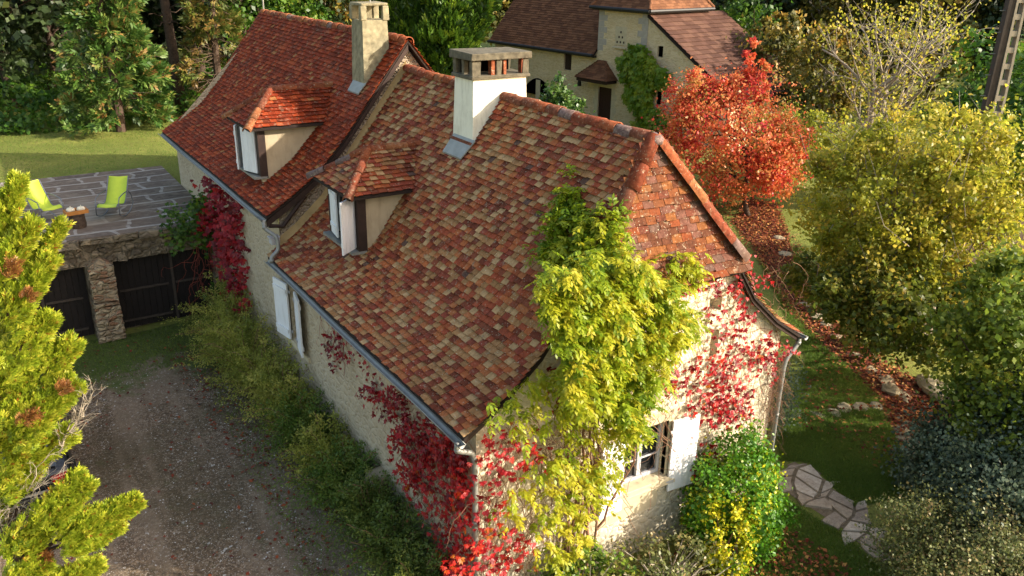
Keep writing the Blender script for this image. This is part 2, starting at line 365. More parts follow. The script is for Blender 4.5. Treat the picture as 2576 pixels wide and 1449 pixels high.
def sheet(name, poly, mat, z=.006, sub=.5, follow=True):
    poly = np.array(poly, float); lo, hi = poly.min(0), poly.max(0)
    gx = np.arange(lo[0], hi[0]+sub, sub); gy = np.arange(lo[1], hi[1]+sub, sub)
    X, Y = np.meshgrid(gx, gy); P2 = np.stack([X, Y], -1); ins = inpoly(P2.reshape(-1, 2), poly).reshape(X.shape)
    V = np.stack([X, Y, H(X, Y)+z], -1).reshape(-1, 3); ix = np.arange(X.size).reshape(X.shape); fc = []
    m = ins[:-1, :-1] & ins[:-1, 1:] & ins[1:, 1:] & ins[1:, :-1]
    F = np.stack([ix[:-1, :-1], ix[:-1, 1:], ix[1:, 1:], ix[1:, :-1]], -1)[m]
    return tag(rawmesh(name, V, F, mat, smooth=True), kind='structure')
# gravel yard
t = NT('brown_gravel'); p = t.pos(); v = t.new('ShaderNodeTexVoronoi'); v.inputs['Scale'].default_value = 24; t.link(p, v.inputs['Vector'])
sp = t.new('ShaderNodeSeparateColor'); t.link(v.outputs['Color'], sp.inputs[0])
c = t.ramp(sp.outputs[0], [(0, '#655440'), (.35, '#806a50'), (.7, '#947e64'), (.9, '#a8967e'), (.985, '#e0dcd2')], 'CONSTANT')
v2 = t.new('ShaderNodeTexVoronoi'); v2.inputs['Scale'].default_value = 70; t.link(p, v2.inputs['Vector'])
sp2 = t.new('ShaderNodeSeparateColor'); t.link(v2.outputs['Color'], sp2.inputs[0])
c = t.mix(.5, c, t.ramp(sp2.outputs[1], [(0, '#3c322c'), (.5, '#6b5c4e'), (.93, '#cfc8bc')], 'CONSTANT'))
big = t.noise(p, .45, 5); c = t.mix(t.ramp(big, [(.42, 0.0), (.62, .6)]), c, '#4a432e')
sx = t.new('ShaderNodeSeparateXYZ'); t.link(p, sx.inputs[0])
tr_ = t.noise(t.pos((1.1, .16, 1)), .9, 3); c = t.mix(t.ramp(tr_, [(.5, 0.0), (.6, .45)]), c, '#8c7a66')
c = t.mix(t.ramp(t.noise(p, 2.2, 6, .75), [(.58, 0.0), (.7, .55)]), c, '#4e5430')
gm = t.math('ADD', t.math('MULTIPLY', t.math('SUBTRACT', sx.outputs[1], 11.0), .35), t.math('MULTIPLY', t.math('SUBTRACT', t.noise(p, 1.2, 6, .7), .5), 3.0))
c = t.mix(t.ramp(gm, [(.0, 0.0), (.5, .9)]), c, t.ramp(t.noise(p, 25, 4), [(.3, '#3c4a24'), (.6, '#52602a'), (.8, '#6a6440')]))
M_gravel = t.fin(c, .95, t.math('ADD', v.outputs[0], v2.outputs[0]), .7, .02, .15)
sheet('gravel_courtyard', [(-14, -6), (1.2, -3), (.9, 2), (.6, 6), (.3, 9), (.2, 14.3), (-14, 14.3)], M_gravel, .008, .35)

# ------------------------------------------------------------------ roof helpers
def polyarc(prof):
    p = np.array(prof, float); d = np.r_[0, np.cumsum(np.hypot(*(p[1:]-p[:-1]).T))]
    return p, d
def ppt(prof, s):
    p, d = polyarc(prof); s = min(max(s, 0), d[-1]); i = min(np.searchsorted(d, s, side='right')-1, len(p)-2)
    k = (s-d[i])/(d[i+1]-d[i]); return p[i]+(p[i+1]-p[i])*k, (p[i+1]-p[i])/np.linalg.norm(p[i+1]-p[i])
def tiles(mb, prof, f3, t0, t1, expo=.108, wid=.15, th=.012, jit=1.0, mi=0, rr=None, skip=None, sag=None):
    """prof in (u,z) from eave to ridge; f3(u,z,t)->xyz; t0/t1 callables of arc length"""
    p, d = polyarc(prof); L = d[-1]; rows = int(L/expo)
    for r in range(rows+1):
        s = r*expo; se = min(s+expo*1.35, L)
        if L-s < expo*.4: break
        a, da = ppt(prof, s); b, db = ppt(prof, se)
        nn = np.array([-da[1], da[0]]); a0 = a0_ = t0(s); a1 = t1(s)
        off = wid*(.5 if r % 2 else 0)+R(-.03, .03)*jit; k0 = int(math.floor((a0-off)/wid))
        x = k0*wid+off
        wob = R(-.008, .008)*jit
        while x < a1:
            wv = wid*R(.94, 1.05) if jit else wid
            q0, q1 = max(x, a0), min(x+wv, a1)
            x += wv
            if q1-q0 < .04: continue
            if skip and skip(s, (q0+q1)/2): continue
            l0 = (.04 if jit > .5 else th*1.9)+R(0, .01)*jit+wob*.6; l1 = .002; dj = R(-.012, .012)*jit; rt = R(-.006, .006)*jit
            c = []
            g_ = .003
            for (tt, e) in ((q0+g_, rt), (q1-g_, -rt)):
                lo = a+da*(dj+e)+nn*l0; c.append((lo, tt))
            for tt in (q1-g_, q0+g_): c.append((b+nn*l1, tt))
            top = [f3(u[0], u[1], tt) for u, tt in c]
            bot = [f3(*(u-nn*th*.95), tt) for u, tt in c[:2]]
            # top, front face, two sides
            V = top+bot; mb.add(V, [(0, 1, 2, 3), (4, 5, 1, 0), (4, 0, 3), (5, 2, 1)], rnd=(rr() if rr else None), mi=mi)
def halfround(mb, a, b, r=.11, seg=.38, n=8, mi=0, lift=.0, jit=1, ovl=.04):
    a = np.array(a, float); b = np.array(b, float); L = np.linalg.norm(b-a); k = max(1, int(round(L/seg))); d = (b-a)/L
    for i in range(k):
        p0 = a+d*(L*i/k-ovl*.5); p1 = a+d*(L*(i+1)/k+ovl); z = np.array([0, 0, lift+R(-.012, .012)*jit])
        sd = np.cross(d, [0, 0, 1]); sd /= np.linalg.norm(sd); up = np.cross(sd, d); z = z+sd*R(-.012, .012)*jit
        V = []
        for (p, rr) in ((p0, r*1.08), (p1, r*.92)):
            for q in range(n+1):
                an = math.pi*(-.08+1.16*q/n); V.append(p+z+sd*math.cos(an)*rr+up*math.sin(an)*rr)
        for (p, rr) in ((p0, r*1.08-.018),):
            for q in range(n+1):
                an = math.pi*(-.08+1.16*q/n); V.append(p+z+sd*math.cos(an)*rr+up*math.sin(an)*rr)
        F = [(q, q+1, n+2+q, n+1+q) for q in range(n)]+[(q+1, q, 2*n+2+q, 2*n+3+q) for q in range(n)]
        mb.add(V, F, mi=mi)
def panel(mb, O, U, width, top, holes, N, depth=.22, mi=0, base=-.5, rmi=0):
    """wall panel in plane O + U*u + Z ; N outward ; holes (u0,u1,z0,z1); top = [(u,z)..]"""
    O = np.array(O, float); U = np.array(U, float); N = np.array(N, float); Z = np.array([0, 0, 1.])
    us = sorted({0., width, *[u for u, z in top], *[h[0] for h in holes], *[h[1] for h in holes]}); us = [u for u in us if 0 <= u <= width]
    tu = [u for u, z in top]; tz = [z for u, z in top]
    f = lambda u, z, d=0: O+U*u+Z*z-N*d
    for a, b in zip(us[:-1], us[1:]):
        if b-a < 1e-4: continue
        m = (a+b)/2; hs = sorted([h for h in holes if h[0] < m < h[1]], key=lambda h: h[2]); z = base
        for h in hs:
            mb.add([f(a, z), f(b, z), f(b, h[2]), f(a, h[2])], [(0, 1, 2, 3)], .5, mi); z = h[3]
        mb.add([f(a, z), f(b, z), f(b, np.interp(b, tu, tz)), f(a, np.interp(a, tu, tz))], [(0, 1, 2, 3)], .5, mi)
    for u0, u1, z0, z1 in holes:
        c = [(u0, z0), (u1, z0), (u1, z1), (u0, z1)]
        for i in range(4):
            p, q = c[i], c[(i+1) % 4]
            mb.add([f(*p), f(*q), f(*q, depth), f(*p, depth)], [(0, 1, 2, 3)], .5, rmi)
        mb.add([f(u0-.05, z0-.05, depth), f(u1+.05, z0-.05, depth), f(u1+.05, z1+.05, depth), f(u0-.05, z1+.05, depth)], [(0, 1, 2, 3)], .5, rmi)

# ------------------------------------------------------------------ FARMHOUSE
XR = 3.42; PN = [(0, 3.5), (.65, 3.93), (1.3, 4.5), (1.8, 5.2), (XR, 7.27)]
PF = [(0, 4.42), (.6, 4.8), (1.2, 5.22), (1.9, 5.98), (XR, 7.92)]
YN1, YF0, YF1 = 8.75, 8.55, 18.9
house = empty('farmhouse', (0, 0, 0), label='long old stone farmhouse with steep mottled tile roofs, two dormers and a white chimney', cat='house')
def onN(x): return np.interp(x if x <= XR else 2*XR-x, [a for a, b in PN], [b for a, b in PN])
def onF(x): return np.interp(x if x <= XR else 2*XR-x, [a for a, b in PF], [b for a, b in PF])
HZ = 5.42    # half-hip base height
def slab(mb, prof, y0, y1, side, th=.06, mi=0, cut=None):
    g = (lambda u: u) if side < 0 else (lambda u: 2*XR-u)
    for (a, b) in zip(prof[:-1], prof[1:]):
        ya0 = y0(a[1])+.03; yb0 = y0(b[1])+.03
        t = [(g(a[0]), ya0, a[1]-.012), (g(a[0]), y1, a[1]-.012), (g(b[0]), y1, b[1]-.012), (g(b[0]), yb0, b[1]-.012)]
        V = t+[(x, y, z-th) for x, y, z in t]
        mb.add(V, [(0, 1, 2, 3), (7, 6, 5, 4), (0, 4, 5, 1), (3, 2, 6, 7), (0, 3, 7, 4), (1, 5, 6, 2)], .05, mi)
yh = lambda z: 0.0 if z <= HZ else .48*(z-HZ)/(7.27-HZ)
PNs = PN[:4]+[(1.98, HZ)]+PN[4:]
M_under = plain('roof_underside', '#261c17', .9, .3, 8)
for side in (-1, 1):
    mb = MB(); slab(mb, PNs, yh, YN1, side, mi=1)
    f3 = (lambda u, z, tt: np.array([u, tt, z])) if side < 0 else (lambda u, z, tt: np.array([2*XR-u, tt, z]))
    zz = lambda s: ppt(PN, s)[0][1]
    sk_ = None
    if side < 0:
        def sk_(s, y):
            (u, z), _ = ppt(PN, s); return (5.8 < y < 7.6 and 1.05 < u < 1.9)
    tiles(mb, PN, f3, lambda s: yh(zz(s))-.0, lambda s: YN1, skip=sk_)
    mb.build('roof', [T_near, M_under], house)['label'] = 'lower mottled tile roof of the near part, %s slope' % ('courtyard' if side < 0 else 'garden')
# half hip
mb = MB(); wl = 1.98
pr = [(-.22, HZ-.3), (0, HZ), (.48, 7.27)]
def hipx(s):
    (v, z), _ = ppt(pr, s); z = max(z, HZ-.1); return np.interp(z, [a[1] for a in PN], [a[0] for a in PN])
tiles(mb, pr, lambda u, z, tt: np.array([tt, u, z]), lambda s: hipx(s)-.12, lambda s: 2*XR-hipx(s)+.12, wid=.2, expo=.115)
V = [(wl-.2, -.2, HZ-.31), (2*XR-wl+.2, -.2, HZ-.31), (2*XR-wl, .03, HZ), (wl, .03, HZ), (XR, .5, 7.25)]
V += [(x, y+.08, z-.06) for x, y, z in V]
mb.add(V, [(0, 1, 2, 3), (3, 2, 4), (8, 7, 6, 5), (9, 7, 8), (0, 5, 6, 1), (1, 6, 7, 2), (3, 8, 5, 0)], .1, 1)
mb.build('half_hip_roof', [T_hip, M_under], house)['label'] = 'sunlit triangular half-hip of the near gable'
for side in (-1, 1):
    mb = MB(); slab(mb, PF, lambda z: YF0, YF1, side, mi=1)
    f3 = (lambda u, z, tt: np.array([u, tt, z])) if side < 0 else (lambda u, z, tt: np.array([2*XR-u, tt, z]))
    sk_ = None
    if side < 0:
        def sk_(s, y):
            (u, z), _ = ppt(PF, s); return (10.4 < y < 11.2 and .75 < u < 1.7)
    tiles(mb, PF, f3, lambda s: YF0, lambda s: YF1, wid=.15, skip=sk_, jit=.8)
    mb.build('roof', [T_far, M_under], house)['label'] = 'upper redder tile roof of the far part, %s slope' % ('courtyard' if side < 0 else 'garden')
# ridges and hips
mb = MB(); halfround(mb, (XR, .55, 7.22), (XR, YN1, 7.28)); mb.build('ridge_tiles', T_ridge, house, smooth=True)
mb = MB(); halfround(mb, (XR, YF0, 7.88), (XR, YF1, 7.82), seg=.36)
mb.build('ridge_tiles', T_ridge, house, smooth=True)
mb = MB(); halfround(mb, (1.86, -.1, HZ-.12), (XR-.02, .46, 7.25), r=.125, seg=.42); mb.build('hip_tiles', T_ridge, house, smooth=True)
mb = MB(); halfround(mb, (2*XR-1.86, -.1, HZ-.12), (XR+.02, .46, 7.25), r=.11, seg=.42)
mb.lathe((XR, .45, 7.18), [(.14, 0), (.15, .06), (.1, .13), (.02, .16)], 9, rnd=.72)
mb.build('hip_tiles', T_ridge, house, smooth=True)
# walls
mb = MB(); x0, x1, yw = .3, 2*XR-.3, .22
topg = [(0, 3.62), (.35, 3.85), (1.0, 4.42), (1.5, 5.1), (1.75, 5.36), (x1-x0-1.75, 5.36), (x1-x0-1.5, 5.1), (x1-x0-1, 4.42), (x1-x0-.35, 3.85), (x1-x0, 3.62)]
gh = [(2.78, 3.72, 1.42, 2.5), (4.5, 4.68, 3.42, 3.95), (4.38, 4.66, 4.3, 4.55)]
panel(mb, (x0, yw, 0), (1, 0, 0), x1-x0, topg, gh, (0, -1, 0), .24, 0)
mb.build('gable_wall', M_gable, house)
mb = MB()
wh = [(YN1-8.33, YN1-7.9, 1.62, 2.9), (YN1-8.2+5.3, YN1-8.2+5.31, 1, 1.01)]
panel(mb, (x0, YN1, 0), (0, -1, 0), YN1-yw, [(0, 3.62), (YN1-yw, 3.62)], wh[:1], (-1, 0, 0), .2)
panel(mb, (x1, yw, 0), (0, 1, 0), YF1-.3-yw, [(0, 3.62), (YF1, 3.62)], [], (1, 0, 0))
panel(mb, (x0, YF1-.3, 0), (0, -1, 0), YF1-.3-YN1, [(0, 4.52), (YF1, 4.52)], [], (-1, 0, 0), .2)
panel(mb, (x1, YF1-.3, 0), (-1, 0, 0), x1-x0, [(0, 4.6), (XR-x0, 7.7), (x1-x0, 4.6)], [], (0, 1, 0))
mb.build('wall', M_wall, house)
# stepped wall between the two roofs
mb = MB(); yy = YN1-.02
topf = [(0, 4.5), (.3, 4.62), (.9, 5.05), (1.6, 5.8), (XR-x0, 7.78), (x1-x0-1.6, 5.8), (x1-x0-.9, 5.05), (x1-x0-.3, 4.62), (x1-x0, 4.5)]
panel(mb, (x0, yy, 0), (1, 0, 0), x1-x0, topf, [(1.86, 1.96, 6.05, 6.15)], (0, -1, 0), .15, base=2.5)
mb.build('stepped_gable_wall', M_step, house)
# verge boards on stepped gable and lime fillet
mb = MB()
for a, b in zip(PF[:-1], PF[1:]):
    for (dz, wd, y) in ((-.17, .13, YF0+.03),):
        f = lambda p, q: np.array([p[0], y, p[1]+q])
        V = [f(a, dz-.06), f(b, dz-.06), f(b, dz+.08), f(a, dz+.08)]; V += [v+[0, .05, 0] for v in V]
        mb.add(V, [(0, 1, 2, 3), (7, 6, 5, 4), (0, 4, 5, 1), (3, 2, 6, 7), (0, 3, 7, 4), (1, 5, 6, 2)], .5)
mb.tube([(.05, YN1-.1, 4.2), (.35, YN1-.12, 4.15), (.9, YN1-.1, 4.75)], .05, 5)
mb.build('barge_board', M_wood, house)
mb = MB()
pp = [(u, onN(u)) for u in (.2, .65, 1.3, 1.8, 2.6, XR)]
for (a, b) in zip(pp[:-1], pp[1:]):
    V = [(a[0], YN1-.12, a[1]+.04), (b[0], YN1-.12, b[1]+.04), (b[0], YN1-.02, b[1]+.2), (a[0], YN1-.02, a[1]+.2)]
    mb.add(V, [(0, 1, 2, 3)], .5)
mb.build('lime_fillet', M_lime, house)
# gable verge boards (dark under tiles)
for side in (-1, 1):
    mb = MB(); g = (lambda u: u) if side < 0 else (lambda u: 2*XR-u)
    for a, b in zip(PN[:3]+[PN[3]], PN[1:4]+[(1.98, HZ)]):
        V = [(g(a[0]), .06, a[1]-.15), (g(b[0]), .06, b[1]-.15), (g(b[0]), .06, b[1]-.07), (g(a[0]), .06, a[1]-.07)]
        V += [(x, y+.05, z) for x, y, z in V]
        mb.add(V, [(0, 1, 2, 3), (7, 6, 5, 4), (0, 4, 5, 1), (3, 2, 6, 7), (0, 3, 7, 4), (1, 5, 6, 2)], .5)
    mb.build('verge_board', M_wood, house)
# gutters
def gutter(y0, y1, x, z, sgn):
    mb = MB(); pts = [(x, y, z+.012*math.sin(y*1.1)) for y in np.linspace(y0, y1, 16)]
    V = []
    n = 7
    for rr in (.06, .05):
        for p in pts:
            for k in range(n+1):
                q = math.pi+math.pi*k/n; V.append((p[0]+rr*math.cos(q), p[1], p[2]+rr*math.sin(q)))
    m = len(pts); N = n+1; F = []
    for i in range(m-1):
        for k in range(n):
            F.append((i*N+k, i*N+k+1, (i+1)*N+k+1, (i+1)*N+k)); b = m*N; F.append((b+i*N+k+1, b+i*N+k, b+(i+1)*N+k, b+(i+1)*N+k+1))
        for k in (0, n): F.append((i*N+k, (i+1)*N+k, m*N+(i+1)*N+k, m*N+i*N+k))
    F += [(k, k+1, m*N+k+1, m*N+k) for k in range(n)]+[(0, *range(1, n+1))]
    mb.add(V, F, .5); return mb.build('gutter', M_zinc, house, smooth=True)
gutter(-.05, YN1-.1, -.07, 3.45, -1); gutter(YF0, YF1, -.07, 4.37, -1); gutter(-.05, YN1-.1, 2*XR+.07, 3.45, 1)
def pipe(pts, r=.042, m=M_zinc):
    mb = MB(); P = np.array(pts, float)
    # smooth polyline
    Q = [P[0]]
    for i in range(1, len(P)-1):
        for tt in np.linspace(0, 1, 5):
            a = P[i]+(P[i-1]-P[i])*.3; b = P[i]+(P[i+1]-P[i])*.3; Q.append((1-tt)**2*a+2*tt*(1-tt)*P[i]+tt*tt*b)
    Q.append(P[-1]); mb.tube(Q, r, 10)
    for i in (1, -2): mb.tube([Q[i], Q[i]+(Q[i+1]-Q[i])/np.linalg.norm(Q[i+1]-Q[i])*.06], r*1.18, 10)
    return mb.build('downpipe', m, house, smooth=True)
pipe([(-.07, YF0+.05, 4.36), (-.07, YF0+.0, 4.18), (.12, YF0-.2, 4.02), (.12, YF0-.25, 3.75), (-.07, YF0-.3, 3.62), (-.07, YF0-.32, 3.5)])
pipe([(-.07, .1, 3.42), (-.07, .1, 3.28), (.2, .12, 3.15), (.22, .1, 2.9), (.22, .1, -.1)])
pipe([(2*XR+.07, .1, 3.42), (2*XR+.07, .1, 3.28), (x1+.12, .12, 3.02), (x1+.08, .12, 2.8), (x1+.08, .12, -.1)])
# security lamp
mb = MB(); mb.bx((.06, YF0-.0, 3.78), (.24, YF0+.22, 3.92)); mb.bx((.02, YF0+.02, 3.92), (.26, YF0+.2, 3.95))
mb.build('outside_lamp', M_greyp, house, bevel=.01)
# spout stone on the left wall
mb = MB(); mb.box((.17, 3.55, .78), (.34, .34, .2), rnd=.6, jit=.03); mb.box((.05, 3.55, .72), (.2, .2, .12), jit=.02); mb.build('stone_spout', M_leafrock, house, bevel=.03)
# chimneys
def chimney(xa, xb, ya, yb, z0, zt, mat, cap):
    mb = MB(); 
    V = []
    for z, k in ((z0, .05), (zt, 0)):
        V += [(xa-k, ya-k, z), (xb+k, ya-k, z), (xb+k, yb+k, z), (xa-k, yb+k, z)]
    mb.add(V, [(0, 1, 5, 4), (1, 2, 6, 5), (2, 3, 7, 6), (3, 0, 4, 7), (4, 5, 6, 7)], .5)
    o = mb.build('chimney', mat, house)
    return o
ch = chimney(2.78, 3.9, 4.62, 5.3, 5.9, 7.6, M_chim, 0); ch['label'] = 'broad white rendered chimney with weathered open cap'
mb = MB(); xa, xb, ya, yb = 2.74, 3.94, 4.58, 5.34
mb.box(((xa+xb)/2, (ya+yb)/2, 7.63), (xb-xa+.04, yb-ya+.04, .07), jit=.006)
for cx, wd in ((xa+.09, .18), (3.3, .1), (xb-.07, .12), ):
    mb.box((cx, ya+.07, 7.79), (wd, .12, .27), jit=.006); mb.box((cx, yb-.07, 7.79), (wd, .12, .27), jit=.006)
mb.box((xa+.06, (ya+yb)/2, 7.79), (.1, .1, .27), jit=.004)
mb.box(((xa+xb)/2, (ya+yb)/2, 7.99), (xb-xa+.08, yb-ya+.08, .13), jit=.008)
mb.build('chimney_cap', M_conc, ch, bevel=.015)
mb = MB()
for cx in (3.18, 3.43, 3.82): mb = MB(); mb.box((cx, ya+.08, 7.79), (.07, .12, .26), jit=.004); mb.build('flue_brick', T_ridge, ch)
mb = MB(); mb.bx((xa+.1, yb-.2, 7.6), (xb-.1, yb-.15, 7.95)); mb.build('flue', M_hole, ch)
mb = MB(); V = [(2.5, 4.6, onN(2.5)+.12), (2.5, 5.3, onN(2.5)+.12), (2.75, 5.3, onN(2.75)+.12), (2.75, 4.5, onN(2.75)+.12)]
mb.add(V+[(x, y, z-.03) for x, y, z in V], [(0, 3, 2, 1), (0, 1, 5, 4), (0, 4, 7, 3)], .5)
mb.build('chimney_flashing', M_zinc, ch)
mb = MB(); mb.box((2.72, 4.95, onN(2.72)+.06), (.09, .8, .1), rnd=.5); 
mb.build('chimney_base_tile', T_ridge, ch)
c2 = chimney(2.62, 3.2, 9.15, 9.75, 6.6, 8.3, M_chim2, 0); c2['label'] = 'narrow mossy chimney on the upper roof'
mb = MB(); mb.box((2.91, 9.45, 8.62), (.62, .64, .06), jit=.006)
for cx in (2.65, 3.17):
    for cy in (9.19, 9.71): mb.box((cx, cy, 8.44), (.14, .12, .3), jit=.004)
mb.box((2.91, 9.7, 8.44), (.5, .04, .3)); mb.build('chimney_cap', M_chim2, c2, bevel=.015)
mb = MB(); V = [(2.42, 9.1, onF(2.42)+.12), (2.42, 9.7, onF(2.42)+.12), (2.6, 9.75, onF(2.6)+.12), (2.6, 9.05, onF(2.6)+.12)]
mb.add(V+[(x, y, z-.03) for x, y, z in V], [(0, 3, 2, 1), (0, 1, 5, 4), (0, 4, 7, 3)], .5); mb.build('chimney_flashing', M_zinc, c2)
mb = MB(); pts = [(2.95+.09*math.cos(q), 9.45+.09*math.sin(q), 8.7+q*.012) for q in np.linspace(0, 40, 120)]; mb.tube(pts, .012, 4); mb.tube([(2.95, 9.45, 8.6), (2.95, 9.45, 9.6)], .015, 5)
tag(mb.build('aerial', M_zinc), 'thin spiral metal aerial standing on the narrow mossy chimney', 'aerial')
mb = MB(); mb.tube([(XR, YF1-.1, 7.6), (XR, YF1-.1, 9.4)], .025, 6); tag(mb.build('mast', M_zinc), 'thin grey metal mast at the far end of the upper roof ridge', 'mast')
# moss on hip joint
mb = MB()
for k in range(1): mb.lathe((XR, .5, 7.3), [(.05, -.03), (.06, 0), (.03, .04), (.005, .05)], 6)
mo = mb.build('moss', plain('dark_moss', '#2c3414', 1, .5, 20), house, smooth=True)
# dormers
def dormer(yc0, yc1, xf, zb, ze, xr, zr, prof_on, tmat, label, sh):
    """cheeks at yc0..yc1, front x=xf, bottom zb, eave ze, ridge height zr from x=xr(hip top)"""
    d = empty('dormer', (0, 0, 0)); d.parent = house; d['label'] = label; ym = (yc0+yc1)/2
    # cheeks + front
    mb = MB()
    def xback(z):  # x where roof reaches z
        xs = np.linspace(0, XR, 200); return float(np.interp(z, prof_on(xs), xs))
    prof_on_v = prof_on
    xe = xback(ze)
    for y, s in ((yc0, -1), (yc1, 1)):
        mb = MB(); th = .12
        xs = np.linspace(xf, xe, 6); P = [(xf, ze)]+[(x, float(prof_on_v(x))-.05) for x in xs]
        mb.prism(P, y, y+th*(-s), lambda u, v, n_: np.array([u, n_, v]), rnd=.5)
        mb.build('dormer_cheek', M_render, d)
    mb = MB()
    mb.bx((xf-.05, yc0-.04, zb-.1), (xf+.12, yc0+.16, ze)); mb.bx((xf-.05, yc1-.16, zb-.1), (xf+.12, yc1+.04, ze)); mb.bx((xf-.052, yc0+.16, ze-.16), (xf+.118, yc1-.16, ze+.0))
    mb.build('door_post', M_wood, d) if False else mb.build('dormer_frame', M_wood, d)
    mb = MB(); mb.bx((xf+.1, yc0+.16, zb), (xf+.14, yc1-.16, ze-.16)); mb.build('window_pane', M_glass, d)
    mb = MB()
    for yq in (yc0+.18, ym, yc1-.18): mb.bx((xf+.06, yq-.03, zb), (xf+.1, yq+.03, ze-.16))
    for zq in (zb+.03, (zb+ze)/2-.1, ze-.19): mb.bx((xf+.063, yc0+.2, zq-.025), (xf+.097, yc1-.2, zq+.025))
    mb.build('window_frame', M_white, d)
    mb = MB(); mb.bx((xf-.2, yc0-.05, zb-.1), (xf+.1, yc1+.05, zb-.05)); mb.build('sill', M_zinc, d)
    # shutters, standing open at right angles
    for (y, ux, uy) in sh:
        hw = .5; q_ = math.hypot(ux, uy); dx, dy = ux/q_*hw, uy/q_*hw
        mb = MB(); hz = ze-.1-zb; cx, cy = xf-.06+dx/2, y+dy/2
        mb.box((cx, cy, (zb+ze)/2-.06), (hw, .035, hz), rz=math.atan2(dy, dx))
        nrm = np.array([-dy, dx, 0])/hw
        for q in (-.32, .32):
            mb.box(np.array([cx, cy, (zb+ze)/2-.06+q*hz])+nrm*-.025, (hw-.04, .025, .09), rz=math.atan2(dy, dx))
        for q in (-.17, 0, .17): mb.box(np.array([cx+dx/hw*q, cy+dy/hw*q, (zb+ze)/2-.06])+nrm*.019, (.012, .006, hz-.02), rz=math.atan2(dy, dx))
        mb.build('shutter', M_white, d, bevel=.006)
    # roof : two slopes + front hip
    ov = .22; zo = ze-.04; mbt = MB(); e0, e1 = yc0-ov, yc1+ov; xo = xf-ov-.05
    rise = zr-zo
    xbk = xback(zr)+.15
    def xlim(z): return xback(z)+.12
    for s, ye in ((-1, e0), (1, e1)):
        L = [(0, zo), (abs(ym-ye), zr)]
        f3 = lambda u, z, tt, ye=ye, s=s: np.array([tt, ye-s*u, z])
        zof = lambda q, L=L: ppt(L, q)[0][1]
        tiles(mbt, L, f3, lambda q: xo+(xr-xo)*(zof(q)-zo)/rise, lambda q: xlim(zof(q)), expo=.108, wid=.16)
        a = [(xo, ye, zo-.012), (xlim(zo), ye, zo-.012), (xbk, ym, zr-.012), (xr, ym, zr-.012)]
        a += [(x, y, z-.05) for x, y, z in a]; mbt.add(a, [(0, 1, 2, 3), (7, 6, 5, 4), (0, 4, 5, 1), (0, 3, 7, 4)], .1, 1)
    L = [(0, zo), (xr-xo, zr)]; zof = lambda q: ppt(L, q)[0][1]
    tiles(mbt, L, lambda u, z, tt: np.array([xo+u, tt, z]), lambda q: e0+(ym-e0)*(zof(q)-zo)/rise, lambda q: e1-(e1-ym)*(zof(q)-zo)/rise, expo=.108, wid=.16)
    a = [(xo, e0, zo-.012), (xr, ym, zr-.012), (xo, e1, zo-.012)]; a += [(x, y, z-.05) for x, y, z in a]; mbt.add(a, [(0, 1, 2), (5, 4, 3), (0, 2, 5, 3)], .1, 1)
    mbt.build('dormer_roof', [tmat, M_under], d)
    for p_, q_ in (((xr-.05, ym, zr), (xbk, ym, zr)), ((xo-.05, e0-.03, zo-.02), (xr, ym, zr)), ((xo-.05, e1+.03, zo-.02), (xr, ym, zr))):
        mb = MB(); halfround(mb, p_, q_, r=.09, seg=.36); mb.build('ridge_tiles', T_ridge, d, smooth=True)
    return d
dormer(5.75, 7.2, .95, 4.4, 5.52, 1.5, 6.12, np.vectorize(onN), T_near, 'nearer hipped dormer window with two white shutters', [(5.86, -.75, -.6), (7.08, -.14, -1)])
dormer(10.15, 11.45, .45, 4.95, 6.07, 1.0, 6.72, np.vectorize(onF), T_far, 'farther hipped dormer window partly in the sun', [(10.3, -.34, .94), (11.3, -.55, -.83)])

# gable window, shutters
def window(parent, x0_, x1_, z0, z1, y):
    wn = MB(); wn.bx((x0_, y, z0), (x0_+.06, y+.06, z1)); wn.bx((x1_-.06, y, z0), (x1_, y+.06, z1)); wn.bx((x0_+.06, y, z0), (x1_-.06, y+.06, z0+.07)); wn.bx((x0_+.06, y, z1-.06), (x1_-.06, y+.06, z1))
    m = (x0_+x1_)/2; wn.bx((m-.045, y-.01, z0+.07), (m+.045, y+.055, z1-.06))
    for q in (.36, .68):
        zz_ = z0+(z1-z0)*q; wn.bx((x0_+.06, y+.01, zz_-.014), (m-.045, y+.04, zz_+.014)); wn.bx((m+.045, y+.01, zz_-.014), (x1_-.06, y+.04, zz_+.014))
    f = wn.build('window', M_greyp, parent, bevel=.006)
    g_ = MB(); g_.bx((x0_+.05, y+.045, z0+.05), (x1_-.05, y+.05, z1-.05)); g_.build('pane', M_glass, f)
window(house, x0+2.78, x0+3.72, 1.42, 2.5, yw+.14)
mb = MB(); mb.bx((x0+2.6, yw-.1, 1.28), (x0+3.9, yw+.2, 1.42), jit=.008); mb.build('window_sill', M_quoin, house, bevel=.012)
mb = MB()
for (a, b, c_, d_) in ((2.5, 2.78, 1.42, 2.5), (3.72, 3.98, 1.42, 2.5)):
    for k in range(3): mb.bx((x0+a+(.08 if (k % 2 and a < 3) else 0), yw-.012, c_+k*.36+.004), (x0+b-(.08 if (k % 2 and a > 3) else 0), yw+.1, c_+(k+1)*.36-.004))
mb.bx((x0+2.4, yw-.014, 2.5), (x0+4.1, yw+.1, 2.72)); mb.bx((x0+1.9, yw-.012, .85), (x0+3.6, yw+.1, 1.27))
mb.build('window_surround', M_quoin, house, bevel=.01)
